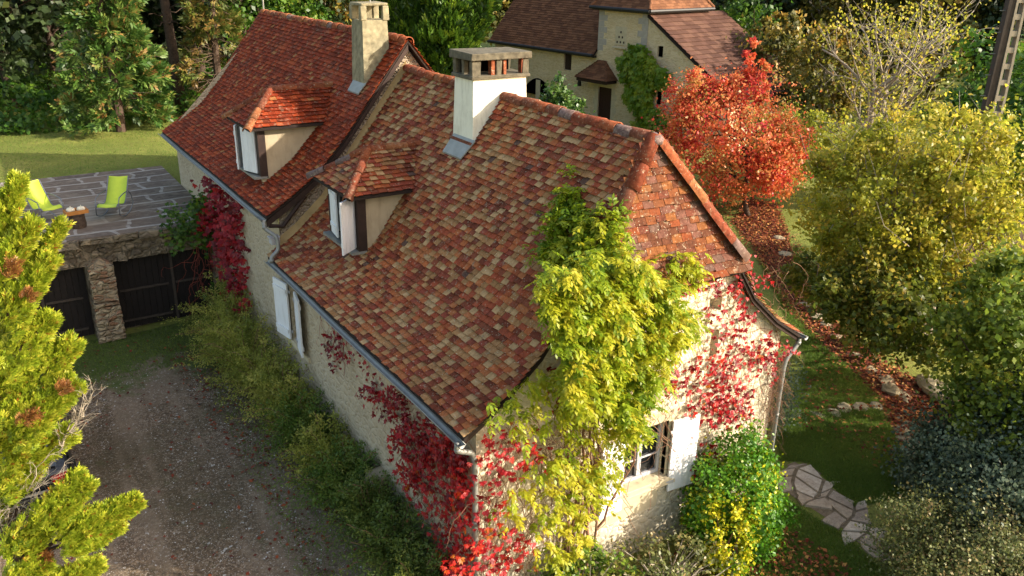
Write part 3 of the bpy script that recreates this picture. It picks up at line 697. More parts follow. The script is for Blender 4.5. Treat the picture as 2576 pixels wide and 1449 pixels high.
def shutter(cx, y, z0, z1, wd, rz=0, label=None, axis='x'):
    mb = MB(); d = empty('shutter', (cx, y, 0), rz); 
    o = MB(); o.bx((0, -.02, z0), (wd, .02, z1))
    for k in range(1, 4): o.bx((wd*k/4-.004, -.0245, z0+.005), (wd*k/4+.004, -.021, z1-.005))
    for q in (.14, .86): zq = z0+(z1-z0)*q; o.bx((.02, .021, zq-.05), (wd-.02, .045, zq+.05))
    bpy.data.objects.remove(d)
    ob = o.build('shutter', M_white, house, bevel=.004); ob.location = (cx, y, 0); ob.rotation_euler = (0, 0, rz)
    if label: ob['label'] = label
    for q in (.14, .86): hg = MB(); hg.bx((-.06, -.035, z0+(z1-z0)*q-.03), (.1, -.026, z0+(z1-z0)*q+.03)); hg.build('hinge', M_greyp, ob)
    return ob
shutter(x0+3.76, yw-.07, 1.12, 2.5, .56, math.radians(-4)); shutter(x0+2.74, yw-.07, 1.12, 2.5, .5, math.radians(184))
shutter(x0-.06, 8.36, 1.6, 2.92, .6, math.radians(100)); shutter(x0-.06, 7.87, 1.6, 2.92, .55, math.radians(-100))
mb = MB(); mb.bx((x0+.15, 7.9, 1.62), (x0+.19, 8.33, 2.9)); mb.build('window_pane', M_render, house)
mb = MB(); mb.bx((x0-.05, 7.3, 1.45), (x0+.02, 8.9, 1.58)); mb.build('window_sill', M_quoin, house, bevel=.01)

# ------------------------------------------------------------------ GARAGE with terrace
gar = empty('garage', (-3, 15, 0), label='low stone garage with dark double gates and a paved roof terrace', cat='garage'); gi = gar.matrix_world
def G(mb, name, m, **k):
    o = mb.build(name, m, gar, **k); o.location = (3, -15, 0); return o
GY = 14.35; GX0 = -13; ZT = 2.8
mb = MB(); panel(mb, (GX0, GY, 0), (1, 0, 0), .28-GX0, [(0, ZT-.1), (.28-GX0, ZT-.1)], [(-2.45-GX0, .08-GX0, -.45, 2.05), (-5.3-GX0, -3.12-GX0, -.45, 2.03), (-8.6-GX0, -6-GX0, -.45, 2.03)], (0, -1, 0), .35)
panel(mb, (GX0, 21.4, 0), (0, -1, 0), 21.4-GY, [(0, ZT-.1), (8, ZT-.1)], [], (-1, 0, 0)); panel(mb, (.28, 21.4, 0), (-1, 0, 0), .28-GX0, [(0, ZT-.1), (14, ZT-.1)], [], (0, 1, 0))
G(mb, 'wall', M_garage)
# bumpy coping stones on the front edge
mb = MB(); x = GX0
while x < .2:
    wd = R(.35, .8); mb.box((x+wd/2, GY-.03, ZT-.1+R(-.01, .01)), (wd-.02, .3+R(0, .1), .17), jit=.02); x += wd
for k in range(70): x = R(-5, .2); mb.box((x, GY-.02, R(2.1, 2.65)), (R(.1, .3), .1, R(.07, .16)), jit=.02)
G(mb, 'coping', M_garage, bevel=.02)
t = NT('terrace_slabs'); p = t.pos(); wn = t.new('ShaderNodeTexNoise'); wn.inputs['Scale'].default_value = .8; t.link(p, wn.inputs['Vector'])
vm = t.new('ShaderNodeVectorMath', operation='MULTIPLY_ADD'); t.link(wn.outputs['Color'], vm.inputs[0]); vm.inputs[1].default_value = (.8, .35, 0); t.link(p, vm.inputs[2])
br = t.new('ShaderNodeTexBrick'); t.link(vm.outputs[0], br.inputs['Vector']); br.inputs['Scale'].default_value = 1.0; br.inputs['Mortar Size'].default_value = .06; br.inputs['Mortar Smooth'].default_value = .3
br.inputs['Brick Width'].default_value = 1.35; br.inputs['Row Height'].default_value = .78; br.offset = .37
br.inputs['Color1'].default_value = lin('#4c423a'); br.inputs['Color2'].default_value = lin('#6c5c4e'); br.inputs['Mortar'].default_value = lin('#98928a')
nn = t.noise(p, 5, 6, .7); c = t.mix(t.ramp(nn, [(.45, 0.0), (.7, .75)]), br.outputs[0], '#7c7064'); nb = t.noise(p, .5, 4)
c = t.mix(t.ramp(nb, [(.52, 0.0), (.66, .7)]), c, '#8c8070'); st = t.noise(t.pos((.35, 2.2, 1)), 3.0, 6, .75)
c = t.mix(t.ramp(st, [(.5, 0.0), (.62, .75)]), c, '#5a4c40'); c = t.mix(t.ramp(st, [(.33, .7), (.42, 0.0)]), c, '#9c9486')
M_terr = t.fin(c, .85, nn, .4, .02)
mb = MB(); mb.bx((GX0, GY-.12, ZT-.09), (.28, 21.4, ZT)); G(mb, 'terrace_deck', M_terr)
mb = MB()
for k in range(13):
    z = .02+k*.16; mb.box((-2.79+R(-.015, .015), GY-.16, z+.07), (.66-k*.008, .5, .15), jit=.016); 
    if k % 3 == 0: mb.box((-2.95, GY-.42, z+.07), (.25, .08, .12), jit=.02)
    elif k % 3 == 1: mb.box((-2.65, GY-.42, z+.07), (.28, .08, .12), jit=.02)
V = [(-3.08, GY-.38, 2.09), (-2.5, GY-.38, 2.09), (-2.78, GY-.25, 2.28), (-3.08, GY+.05, 2.09), (-2.5, GY+.05, 2.09)]
mb.add(V, [(0, 1, 2), (1, 4, 2), (3, 0, 2)], .2)
G(mb, 'pier', M_pier, bevel=.02)
mb = MB(); mb.box((.16, GY-.1, 1.02), (.2, .3, 2.05), jit=.02); G(mb, 'pier', M_pier, bevel=.02)
def gate(xa, xb, posts):
    mb = MB(); n = int((xb-xa)/.15)
    for k in range(n):
        a = xa+(xb-xa)*k/n; mb.bx((a+.004, GY+.26+R(0, .008), .04), (a+(xb-xa)/n-.004, GY+.3, 2.03))
    o = G(mb, 'gate', M_gate)
    mb = MB()
    for x in posts: mb.bx((x-.035, GY+.2, .05), (x+.035, GY+.255, 2.02))
    px_ = [xa]+posts+[xb]
    for a, b in zip(px_[:-1], px_[1:]):
        if b-a > .8:
            for z in (.25, 1.12): mb.bx((a+.06, GY+.21, z-.03), (b-.12, GY+.25, z+.03))
    r = mb.build('gate_rail', M_rail, o)
gate(-2.43, .06, [-1.0]); gate(-5.28, -3.14, [-4.2]); gate(-8.58, -6.02, [-7.3])

# ------------------------------------------------------------------ terrace furniture
M_lime_f = plain('lime_green_sling', '#b8c840', .6, .05, 10); M_bar = plain('grey_metal_tube', '#6c7076', .4, .1, 8, .5, .5)
def rocker(name, label, loc, rz):
    o = empty(name, loc, rz, label=label, cat='chair', group='lime green rocking chairs on the terrace')
    # profile in local x (forward), z ; width along y
    pr = np.array([(.66, .40), (.55, .46), (.40, .40), (.15, .33), (.02, .35), (-.14, .52), (-.32, .74), (-.48, .96)])
    tt = np.linspace(0, 7, 30); xs = np.interp(tt, range(8), pr[:, 0]); zs = np.interp(tt, range(8), pr[:, 1])
    k = np.ones(5)/5; xs[2:-2] = np.convolve(xs, k, 'valid'); zs[2:-2] = np.convolve(zs, k, 'valid')
    V = []; F = []
    for x, z in zip(xs, zs):
        for y, d in ((-.25, 0), (0, -.02), (.25, 0)): V.append((x, y, z+d))
    m = len(V)
    for x, z in zip(xs, zs):
        for y, d in ((-.25, 0), (0, -.02), (.25, 0)): V.append((x+.004, y, z+d-.012))
    for i in range(29):
        for j in range(2):
            a = i*3+j; F += [(a, a+1, a+4, a+3), (m+a+3, m+a+4, m+a+1, m+a)]
        for a in (i*3, i*3+2): F.append((a, a+3, m+a+3, m+a))
    mb = MB(); mb.add(V, F, .5); mb.build('seat', M_lime_f, o, smooth=True)
    for y in (-.27, .27):
        mb = MB()
        mb.tube([(x, y, z) for x, z in zip(xs, zs)], .014, 6)
        mb.build('side_rail', M_bar, o, smooth=True)
        mb = MB()
        q = np.linspace(-1, 1, 15); mb.tube([(.12+.5*a, y*1.12, .03+.13*a*a) for a in q], .014, 6)
        mb.build('rocker', M_bar, o, smooth=True)
        mb = MB(); mb.tube([(.62, y*1.12, .15), (.6, y*1.12, .45), (.5, y*1.12, .6), (.2, y*1.12, .63), (-.22, y*1.12, .62), (-.38, y*1.12, .45), (-.46, y*1.12, .2), (-.38, y*1.12, .15)], .014, 6)
        mb.build('armrest', M_bar, o, smooth=True)
    return o
rocker('rocking_chair', 'lime green rocking chair farther right, nearer the red creeper', (-1.95, 16.1, ZT+.005), math.radians(-118))
rocker('rocking_chair', 'lime green rocking chair in full sun beside the golden conifer', (-3.72, 16.6, ZT+.005), math.radians(-70))
mb = MB(); mb.lathe((0, 0, 0), [(.2, 0), (.21, .1), (.19, .3), (.2, .36), (.19, .38)], 12)
o = mb.build('log_stump', M_bark); o.location = (-3.02, 15.35, ZT); tag(o, 'dark mossy log stump carrying the orange tray', 'stump')
mb = MB(); mb.bx((-.27, -.17, 0), (.27, .17, .03))
for a, b in (((-.27, -.17, .03), (.27, -.15, .1)), ((-.27, .15, .03), (.27, .17, .1)), ((-.27, -.15, .03), (-.25, .15, .1)), ((.25, -.15, .03), (.27, .15, .1))): mb.bx(a, b)
o = mb.build('wooden_tray', plain('orange_wood', '#a87038', .6, .15, 8)); o.location = (-3.02, 15.35, ZT+.382); o.rotation_euler = (0, 0, .15); tag(o, 'small orange wooden tray standing on the log stump', 'tray')
for dx, lb in ((-.12, 'white gourd lying in the left half of the wooden tray'), (.13, 'white gourd lying in the right half of the wooden tray')):
    mb = MB(); mb.lathe((0, 0, 0), [(.03, 0), (.09, .02), (.11, .07), (.08, .12), (.02, .13)], 12); mb.tube([(0, 0, .12), (.01, 0, .17)], .012, 5)
    o = mb.build('gourd', plain('cream_gourd', '#d8cfb8', .6, .1, 8), smooth=True); o.location = (-3.02+dx, 15.36, ZT+.413); tag(o, lb, 'gourd')

# ------------------------------------------------------------------ HOUSE B behind
th = math.radians(7.5); NX = np.array([math.cos(th), math.sin(th), 0]); NY = np.array([-math.sin(th), math.cos(th), 0]); OB = np.array([27.6, 32.5, 0])
hb = empty('stone_house', tuple(OB), th, label='pale stone house with square tower and brown tiled roofs beyond the ridge', cat='house')
W3 = lambda x, y, z: np.array([x, y, z])
mb = MB()
f_holes = lambda y0: None
# front wall plane x=0, u runs along -y (outward normal -x):  O at y=10.2
panel(mb, (0, 10.2, 0), (0, -1, 0), 9.75, [(0, 4.15), (9.75, 4.15)], [(3.0, 6.0, -.3, 1.0), (6.85, 7.55, 2.85, 3.85)], (-1, 0, 0), .35)
panel(mb, (0, .45, 0), (0, -1, 0), 3.85, [(0, 6.75), (3.85, 6.75)], [(.25, 1.4, -.4, 2.2)], (-1, 0, 0), .2)
panel(mb, (.02, -3.4, 0), (0, -1, 0), 6.1, [(0, 6.35), (6.1, 2.65)], [(.8, 1.2, 4.35, 4.95), (.95, 1.35, 1.75, 2.5), (3.4, 3.9, 2.3, 3.1)], (-1, 0, 0), .2)
panel(mb, (0, -3.4, 0), (1, 0, 0), 4.9, [(0, 6.75), (4.9, 6.75)], [], (0, -1, 0)); panel(mb, (4.9, .45, 0), (-1, 0, 0), 4.9, [(0, 6.75), (5, 6.75)], [], (0, 1, 0)); panel(mb, (4.9, -3.4, 0), (0, 1, 0), 3.85, [(0, 6.75), (5, 6.75)], [], (1, 0, 0))
panel(mb, (.02, -9.5, 0), (1, 0, 0), 6.3, [(0, 2.65), (6.3, 2.65)], [], (0, -1, 0)); panel(mb, (6.32, -9.5, 0), (0, 1, 0), 6.1, [(0, 2.65), (6.1, 6.35)], [], (1, 0, 0))
panel(mb, (7.5, 10.2, 0), (-1, 0, 0), 7.5, [(0, 4.15), (3.75, 8.7), (7.5, 4.15)], [], (0, 1, 0)); panel(mb, (7.5, .45, 0), (0, 1, 0), 9.75, [(0, 4.15), (9.75, 4.15)], [], (1, 0, 0))
mb.build('wall', M_bwall, hb)
# arch : dark recess with segmental head
mb = MB()
P = [(7.2, 1.0-.02)]+[(7.2-3.0*k/12, 1.0+1.05*math.sin(math.pi*k/12)**.8) for k in range(13)]+[(4.2, .98)]
P = [(7.2, .98)]+P[1:]
mb.prism(P, -.025, -.01, lambda u, v, n_: np.array([n_, u, v]), rnd=.5); mb.build('arched_opening', M_hole, hb)
mb = MB()
for k in range(13):
    q = math.pi*(k+.5)/13; y = 5.7+1.72*math.cos(q); z = .95+1.3*math.sin(q)**.85
    mb.box((-.03, y, z), (.08, .3, .2), ax=np.array([[1, 0, 0], [0, -math.sin(q)*.9, math.cos(q)*.6], [0, -math.cos(q)*.6, -math.sin(q)]])) if False else None
mb.bx((-.06, 5.45, 0), (-.03, 5.85, 1.95)); mb.build('arch_pillar', M_quoin, hb)
mb = MB(); mb.bx((.1, -.9, 0), (.16, .2, 2.2)); o = mb.build('door', plain('brown_door', '#2e1612', .6, .15, 6), hb)
mb = MB(); mb.bx((.08, -.9, .9), (.098, .2, .93)); mb.build('door_rail', M_wood, o)
mb = MB()
for k in range(6):
    z = .02+k*.37; mb.bx((-.012, .2, z), (.1, .2+(.42 if k % 2 else .3), z+.36)); mb.bx((-.012, -.9-(.3 if k % 2 else .42), z), (.1, -.9, z+.36))
mb.bx((-.014, -1.2, 2.24), (.1, .55, 2.55)); mb.build('door_surround', M_quoin, hb, bevel=.01)
mb = MB(); mb.bx((.12, 2.68, 2.86), (.16, 3.33, 3.84)); mb.bx((.1, 2.97, 2.86), (.118, 3.03, 3.84)); mb.bx((-.04, 2.5, 3.85), (.1, 3.5, 3.95)); mb.build('window', M_wood, hb)
for a, b, z0, z1 in ((-4.6, -4.2, 4.35, 4.95), (-4.75, -4.35, 1.75, 2.5), (-7.3, -6.8, 2.3, 3.1)):
    mb = MB(); mb.bx((.12, a+.01, z0+.01), (.16, b-.01, z1-.01)); mb.build('window', M_hole, hb)
mb = MB()
for k in range(7):
    z = 4.3+k*.34; s = k % 2; mb = MB()
    mb.bx((-.014, -3.4, z), (.3, -3.4+(.75 if s else .45), z+.33)); mb.build('quoin', M_qgrey, hb, bevel=.012); mb = MB(); mb.bx((-.014, .45-(.7 if s else .45), z), (.3, .452, z+.33))
    mb.build('quoin', M_qgrey, hb, bevel=.012)
# dovecote slab with six holes and ledge
mb = MB(); mb.bx((-.03, -1.85, 4.75), (.05, -.95, 5.75)); mb.bx((-.16, -1.9, 4.55), (.05, -.9, 4.64)); o = mb.build('pigeon_stone', M_quoin, hb, bevel=.01)
mb = MB()
for r_, n_ in ((0, 3), (1, 2), (2, 1)):
    for k in range(n_): y = -1.4+(k-(n_-1)/2)*.26; z = 4.9+r_*.28; mb.bx((-.034, y-.055, z-.06), (-.028, y+.055, z+.06))
mb.build('pigeon_holes', M_wood, o)
# roofs
mb = MB(); pb = [(0, 4.05), (4.05, 8.9)]
tiles(mb, pb, lambda u, z, tt: np.array([-.3+u, tt, z]), lambda s: .45, lambda s: 10.45, expo=.17, wid=.34, th=.02, jit=.25)
tiles(mb, pb, lambda u, z, tt: np.array([7.8-u, tt, z]), lambda s: .45, lambda s: 10.45, expo=.34, wid=.5, th=.025, jit=.25)
for sx_ in (-1, 1):
    g = (lambda u: -.3+u) if sx_ < 0 else (lambda u: 7.8-u)
    V = [(g(0), .45, 4.0), (g(0), 10.45, 4.0), (g(4.05), 10.45, 8.85), (g(4.05), .45, 8.85)]; V += [(x, y, z-.12) for x, y, z in V]
    mb.add(V, [(0, 1, 2, 3), (7, 6, 5, 4), (0, 4, 5, 1), (1, 5, 6, 2), (0, 3, 7, 4)], .1, 1)
mb.build('roof', [T_brown, M_under], hb)['label'] = 'main brown tiled roof left of the tower'
mb = MB(); pb = [(0, 2.75), (6.25, 6.6)]
tiles(mb, pb, lambda u, z, tt: np.array([tt, -9.7+u, z]), lambda s: -.14, lambda s: 6.5, expo=.36, wid=.42, th=.03, jit=.2)
V = [(-.14, -9.7, 2.7), (6.5, -9.7, 2.7), (6.5, -3.42, 6.55), (-.14, -3.42, 6.55)]; V += [(x, y, z-.14) for x, y, z in V]
mb.add(V, [(0, 1, 2, 3), (7, 6, 5, 4), (0, 4, 5, 1), (1, 5, 6, 2), (0, 3, 7, 4)], .1, 1)
mb.build('roof', [T_plum, M_under], hb)['label'] = 'plum brown lean-to roof right of the tower'
mb = MB(); a0, a1, b0, b1 = -.35, 5.2, -3.75, .8; cx, cy = (a0+a1)/2, (b0+b1)/2; zr = 10.2
for (pp_, f) in (([(0, 6.82), (cx-a0, zr)], lambda u, z, tt: np.array([a0+u, tt, z])), ([(0, 6.82), (a1-cx, zr)], lambda u, z, tt: np.array([a1-u, tt, z]))):
    k = lambda s, pp_=pp_: (ppt(pp_, s)[0][1]-6.82)/(zr-6.82); tiles(mb, pp_, f, lambda s: b0+(cy-b0)*k(s), lambda s: b1-(b1-cy)*k(s), expo=.17, wid=.34, jit=.25)
for (pp_, f) in (([(0, 6.82), (cy-b0, zr)], lambda u, z, tt: np.array([tt, b0+u, z])), ([(0, 6.82), (b1-cy, zr)], lambda u, z, tt: np.array([tt, b1-u, z]))):
    k = lambda s, pp_=pp_: (ppt(pp_, s)[0][1]-6.82)/(zr-6.82); tiles(mb, pp_, f, lambda s: a0+(cx-a0)*k(s), lambda s: a1-(a1-cx)*k(s), expo=.17, wid=.34, jit=.25)
mb.add([(a0, b0, 6.8), (a1, b0, 6.8), (a1, b1, 6.8), (a0, b1, 6.8), (cx, cy, zr-.03)], [(0, 1, 4), (1, 2, 4), (2, 3, 4), (3, 0, 4), (3, 2, 1, 0)], .1, 1)
mb.build('roof', [T_brown, M_under], hb)['label'] = 'hipped roof of the tower'
mb = MB()
for (p, q) in (((a0-.05, b0-.05, 6.74), (a0-.05, b1+.05, 6.74)), ((a0-.05, b0-.05, 6.74), (a1, b0-.05, 6.74)), ((-.38, .5, 3.98), (-.38, 10.5, 3.98))): mb.tube([p, q], .1, 8); mb.build('gutter', M_dark, hb); mb = MB()
mb.bx((-.3, -3.7, 6.6), (5.1, .75, 6.72)); mb.build('soffit', M_dark, hb); mb = MB(); mb.bx((-.26, .5, 3.85), (0, 10.3, 3.95)); mb.build('soffit', M_dark, hb)
mb = MB(); [(lambda m_: (halfround(m_, p_, (cx, cy, zr), r=.1), m_.build('hip_tiles', T_brown, hb)))(MB()) for p_ in ((a0, b0, 6.82), (a0, b1, 6.82), (a1, b0, 6.82))]
# canopy over door
can = empty('door_canopy'); can.parent = hb
mb = MB(); dpt = 1.0; y0c, y1c = -1.35, 1.3; ym = (y0c+y1c)/2; zc0, zc1 = 2.72, 3.75
pp_ = [(0, zc0), (dpt, zc1)]; k = lambda s: (ppt(pp_, s)[0][1]-zc0)/(zc1-zc0)
tiles(mb, pp_, lambda u, z, tt: np.array([-dpt+u, tt, z]), lambda s: y0c+(ym-.25-y0c)*k(s), lambda s: y1c-(y1c-ym-.25)*k(s), expo=.15, wid=.3, jit=.2)
for s_, yy_, ye in ((1, y0c, ym-.25), (-1, y1c, ym+.25)):
    p2 = [(0, zc0), (abs(ye-yy_), zc1)]; k2 = lambda s, p2=p2: (ppt(p2, s)[0][1]-zc0)/(zc1-zc0)
    tiles(mb, p2, lambda u, z, tt, yy_=yy_, s_=s_: np.array([tt, yy_+s_*u, z]), lambda s: -dpt+dpt*k2(s), lambda s: 0, expo=.15, wid=.3, jit=.2)
mb.add([(-dpt, y0c, zc0-.02), (-dpt, y1c, zc0-.02), (0, ym+.25, zc1-.02), (0, ym-.25, zc1-.02), (0, y0c, zc0-.02), (0, y1c, zc0-.02)], [(0, 3, 2, 1), (0, 4, 3), (1, 2, 5), (0, 1, 5, 4)], .1, 1)
mb.build('canopy_roof', [T_brown, M_under], can)
mb = MB(); mb.bx((-dpt+.08, y0c+.1, zc0-.2), (-dpt+.2, y1c-.1, zc0-.04)); mb.bx((-dpt+.2, y0c+.1, zc0-.19), (0, y0c+.22, zc0-.05)); mb.bx((-dpt+.2, y1c-.22, zc0-.19), (0, y1c-.1, zc0-.05)); mb.build('canopy_beam', M_wood, can)
mb = MB(); mb.tube([(0, 1.55, 2.35), (-.3, 1.55, 2.45)], .02, 5); mb.box((-.32, 1.55, 2.25), (.22, .22, .32), taper=.6); mb.build('wall_lantern', M_dark, hb)

# ------------------------------------------------------------------ vines
def compound(P, D, L=.19, nl=9, lw=.03, ll=.085, hue=None):
    """pinnate drooping leaves"""
    n = len(P); D = D/(np.linalg.norm(D, axis=1)[:, None]); out = []; hue = rng.uniform(.1, .9, n) if hue is None else hue
    sd = np.cross(D, [0, 0, 1.0]); sd /= np.linalg.norm(sd, axis=1)[:, None]+1e-9; Lr = L*rng.uniform(.7, 1.2, n)
    for k in range(nl):
        s = (k//2+1)/((nl+1)//2+.5); side = 1 if k % 2 else -1
        if k == nl-1: side = 0
        q = P+D*(Lr*s)[:, None]+np.array([0, 0, -1])*(Lr*s*s*.35)[:, None]
        A = D*.75+sd*side*.85+np.array([0, 0, -.45])+rng.normal(0, .15, P.shape); N = np.cross(sd, D)+rng.normal(0, .25, P.shape)
        sc = rng.uniform(.8, 1.2, n)
        out.append(leaves(q, A, N, ll*sc, lw*sc*1.3, hue+rng.normal(0, .05, n)))
    return out
def palmate(P, N, sz=.1, nl=5, hue=None, spread=1.0):
    n = len(P); N = N/np.linalg.norm(N, axis=1)[:, None]; out = []; hue = rng.uniform(0, .9, n) if hue is None else hue
    dn = np.array([0, 0, -1.0])+rng.normal(0, .25, (n, 3)); dn -= N*(dn*N).sum(1)[:, None]; dn /= np.linalg.norm(dn, axis=1)[:, None]+1e-9
    sd = np.cross(dn, N); s_ = sz*rng.uniform(.6, 1.25, n)
    for k in range(nl):
        a = (k-(nl-1)/2)*.62*spread; A = dn*math.cos(a)+sd*math.sin(a)+N*.12*rng.normal(size=(n, 1))
        out.append(leaves(P, A, N+rng.normal(0, .2, (n, 3)), s_*(1-.12*abs(k-(nl-1)/2)), s_*.42, hue+rng.normal(0, .06, n), .12))
    return out
def cluster(P, n, sig):
    c = P[rng.integers(len(P), size=n)]; return c+rng.normal(size=(n, 3))*sig
def stems(mb, starts, step, nst, r, bias, pl_ax, pl_v, drift=.5, spread=.02):
    for s in starts:
        p = np.array(s, float); pts = [p.copy()]; d = np.array(bias, float)+rng.normal(0, drift, 3)*.6
        for k in range(nst):
            d = d*.8+(np.array(bias, float)+rng.normal(0, drift, 3))*.4; d[pl_ax] = 0
            p = p+d/np.linalg.norm(d)*step; p[pl_ax] = pl_v+rng.normal(0, spread); pts.append(p.copy())
        mb.tube(pts, np.linspace(r, r*.4, len(pts)), 4)
roofp = lambda a, b: atp(a, b, (XR, 0, 7.27), (-1.27, 0, 1))
WI1 = [(1400, 520), (1438, 500), (1460, 560), (1500, 530), (1545, 525), (1562, 610), (1545, 665), (1365, 700), (1350, 660), (1395, 610)]
WI1b = [(1395, 560), (1560, 570), (1580, 700), (1400, 760), (1350, 690)]
WI2 = [(1360, 680), (1420, 650), (1560, 640), (1585, 665), (1670, 675), (1690, 700), (1700, 740), (1730, 790), (1735, 835), (1680, 870), (1650, 980), (1610, 1030), (1610, 1060), (1595, 1085), (1570, 1090), (1545, 1060), (1500, 1020), (1440, 1040), (1400, 960), (1430, 900), (1395, 840), (1365, 790)]
WI3 = [(1210, 1050), (1262, 990), (1340, 960), (1400, 930), (1460, 960), (1450, 1010), (1540, 1060), (1550, 1110), (1535, 1200), (1500, 1290), (1450, 1330), (1420, 1440), (1290, 1330), (1262, 1230), (1330, 1180), (1360, 1110), (1300, 1080)]
WI4 = [(1400, 1180), (1550, 1130), (1545, 1250), (1500, 1330), (1450, 1420), (1390, 1400)]
parts = []
sun_out = np.array([-.1, -1, .1])
def wist(poly, nc, per, sig, mapf, off, hue=(.2, 1), drip=.7):
    c = polysample(poly, nc, mapf)+np.outer(rng.uniform(0, 1, nc)**1.0, off)
    P = np.repeat(c, per, 0)+rng.normal(size=(nc*per, 3))*np.array(sig)
    D = rng.normal(size=P.shape)*[.9, .6, .5]+np.array([-.1, -.9, .35])+[0, 0, -drip*.55]
    h = np.repeat(rng.uniform(*hue, nc), per)+rng.normal(0, .08, nc*per)
    return compound(P, D, hue=h)
parts += wist(WI1, 70, 9, (.1, .1, .07), roofp, (-.15, -.05, .25), (.1, .6), .1)
parts += wist([(1425, 470), (1440, 440), (1455, 470), (1460, 540), (1410, 560)], 14, 8, (.06, .06, .05), roofp, (-.1, 0, .2), (.1, .5), .1)
parts += wist(WI1b, 60, 10, (.1, .1, .08), roofp, (-.2, -.3, .3), (.2, .8), .4)
gy = lambda y: (lambda a, b: at(a, b, 1, y))
gyr = lambda y0_, y1_: (lambda a, b: at(a, b, 1, R(y0_, y1_)))
parts += wist(WI2, 360, 9, (.06, .08, .06), gyr(-.2, -.8), (0, -.05, .0), (.1, .95), .8)
parts += wist(WI3, 60, 7, (.09, .08, .1), gyr(0, -.4), (0, -.05, 0), (.3, 1), .9)
parts += wist(WI4, 16, 7, (.08, .08, .1), gyr(0, -.4), (0, -.05, 0), (.5, 1), .9)
parts += wist([(1580, 668), (1750, 645), (1760, 700), (1690, 730)], 14, 8, (.08, .05, .1), gy(0), (0, -.2, 0), (.3, .9), .9)
wis = empty('wisteria', (1.9, -.2, 0), label='big yellow-green wisteria climbing the near gable and spilling over the roof edge', cat='climber')
def rel(o, par): o.parent = par; o.matrix_parent_inverse = Matrix.Translation(-Vector(par.location)); return o
rel(leafobj('foliage', parts, L_wist), wis)
mb = MB(); stems(mb, [(1.9+R(-.4, .4), 0, 0) for k in range(9)], .22, 24, .03, (.05, 0, .9), 1, -.02, .45, .05)
stems(mb, [(2.3+R(-1.2, 1.6), 0, R(2, 4.5)) for k in range(40)], .12, 12, .008, (.0, 0, -.6), 1, -.15, .8, .1)
rel(mb.build('stems', M_twig, smooth=True), wis)
# red creepers
def creeper(name, label, specs, dens, mat=L_red, loc=(0, 0, 0), stemspec=(), sz=.085, smat=M_twigr):
    o = empty(name, loc, label=label, cat='climber'); parts = []
    for poly, nc, per, mapf, N, off, hue in specs:
        c = polysample(poly, nc, mapf); N = np.array(N, float)
        P = np.repeat(c, per, 0)+rng.normal(size=(nc*per, 3))*np.where(np.abs(N) > .8, .0, .13)+np.outer(rng.uniform(.02, 1, nc*per), off)
        NN = N+rng.normal(0, .35, P.shape)+[0, 0, .35]; h = np.repeat(rng.uniform(*hue, nc), per)+rng.normal(0, .1, nc*per)
        parts += palmate(P, NN, sz, hue=h)
    rel(leafobj('foliage', parts, mat), o)
    if stemspec:
        mb = MB()
        for a in stemspec: stems(mb, *a)
        rel(mb.build('stems', smat, smooth=True), o)
    return o
lx = lambda x: (lambda a, b: at(a, b, 0, x))
creeper('red_creeper', 'crimson creeper covering the nearest corner of the farmhouse below the gutter', [
    ([(918, 955), (985, 950), (1060, 1020), (1175, 1115), (1190, 1200), (1130, 1180), (1060, 1150), (1010, 1110), (990, 1040), (925, 1020)], 60, 11, lx(.27), (-1, 0, 0), (-.22, 0, 0), (0, .6)),
    ([(990, 1050), (1080, 1080), (1190, 1130), (1210, 1449), (1120, 1430), (1100, 1290), (1090, 1230), (1050, 1240), (1010, 1130)], 85, 11, lx(.27), (-1, 0, 0), (-.3, -.05, 0), (.1, .85)),
    ([(1180, 1110), (1330, 1060), (1340, 1160), (1290, 1200), (1250, 1290), (1330, 1350), (1310, 1410), (1210, 1449), (1110, 1445), (1150, 1300)], 42, 8, gy(.12), (0, -1, 0), (0, -.3, 0), (.1, .9)),
    ([(1380, 960), (1420, 900), (1430, 1000), (1390, 1010)], 8, 7, gy(.12), (0, -1, 0), (0, -.15, 0), (.1, .5)),
], 1, loc=(.3, .2, 0), stemspec=[([(.27, R(.3, 2.6), R(.5, 3.3)) for k in range(70)], .1, 12, .006, (0, .2, -.4), 0, .24, .9, .03), ([(R(.3, 1.4), .15, R(.3, 3.2)) for k in range(60)], .1, 12, .006, (0, 0, -.6), 1, .12, .8, .03), ([(R(.35, 2.6), .1, R(1.5, 3.6)) for k in range(120)], .09, 14, .005, (0, 0, -.8), 1, .1, .7, .05)], smat=M_twig)
creeper('red_creeper', 'thin strand of dark red creeper hanging under the gutter left of the corner creeper', [
    ([(820, 835), (850, 820), (870, 870), (850, 900), (835, 970), (822, 920)], 12, 7, lx(.27), (-1, 0, 0), (-.08, 0, 0), (0, .4)),
    ([(850, 820), (880, 840), (930, 900), (925, 935), (890, 890)], 8, 6, lx(.27), (-1, 0, 0), (-.08, 0, 0), (0, .5))], 1, loc=(.3, 6, 0),
    stemspec=[([(.27, R(5, 6.4), 3.2) for k in range(9)], .1, 12, .005, (0, .1, -.6), 0, .27, .5, .02)])
GR = [([(1670, 660), (1750, 680), (1745, 760), (1690, 720)], 8), ([(1730, 665), (1870, 640), (1890, 700), (1850, 740), (1790, 710), (1750, 740)], 30), ([(1780, 750), (1815, 750), (1812, 860), (1790, 850)], 5),
      ([(1850, 740), (1880, 760), (1870, 880), (1845, 870)], 7), ([(1790, 880), (1900, 860), (1900, 990), (1840, 1070), (1700, 1040), (1665, 1000), (1670, 920), (1750, 920)], 70), ([(1880, 860), (1960, 850), (2000, 865), (1950, 930), (1900, 920)], 18),
      ([(1740, 1130), (1800, 1120), (1790, 1180), (1745, 1200)], 7), ([(1895, 690), (1915, 700), (1905, 750)], 3)]
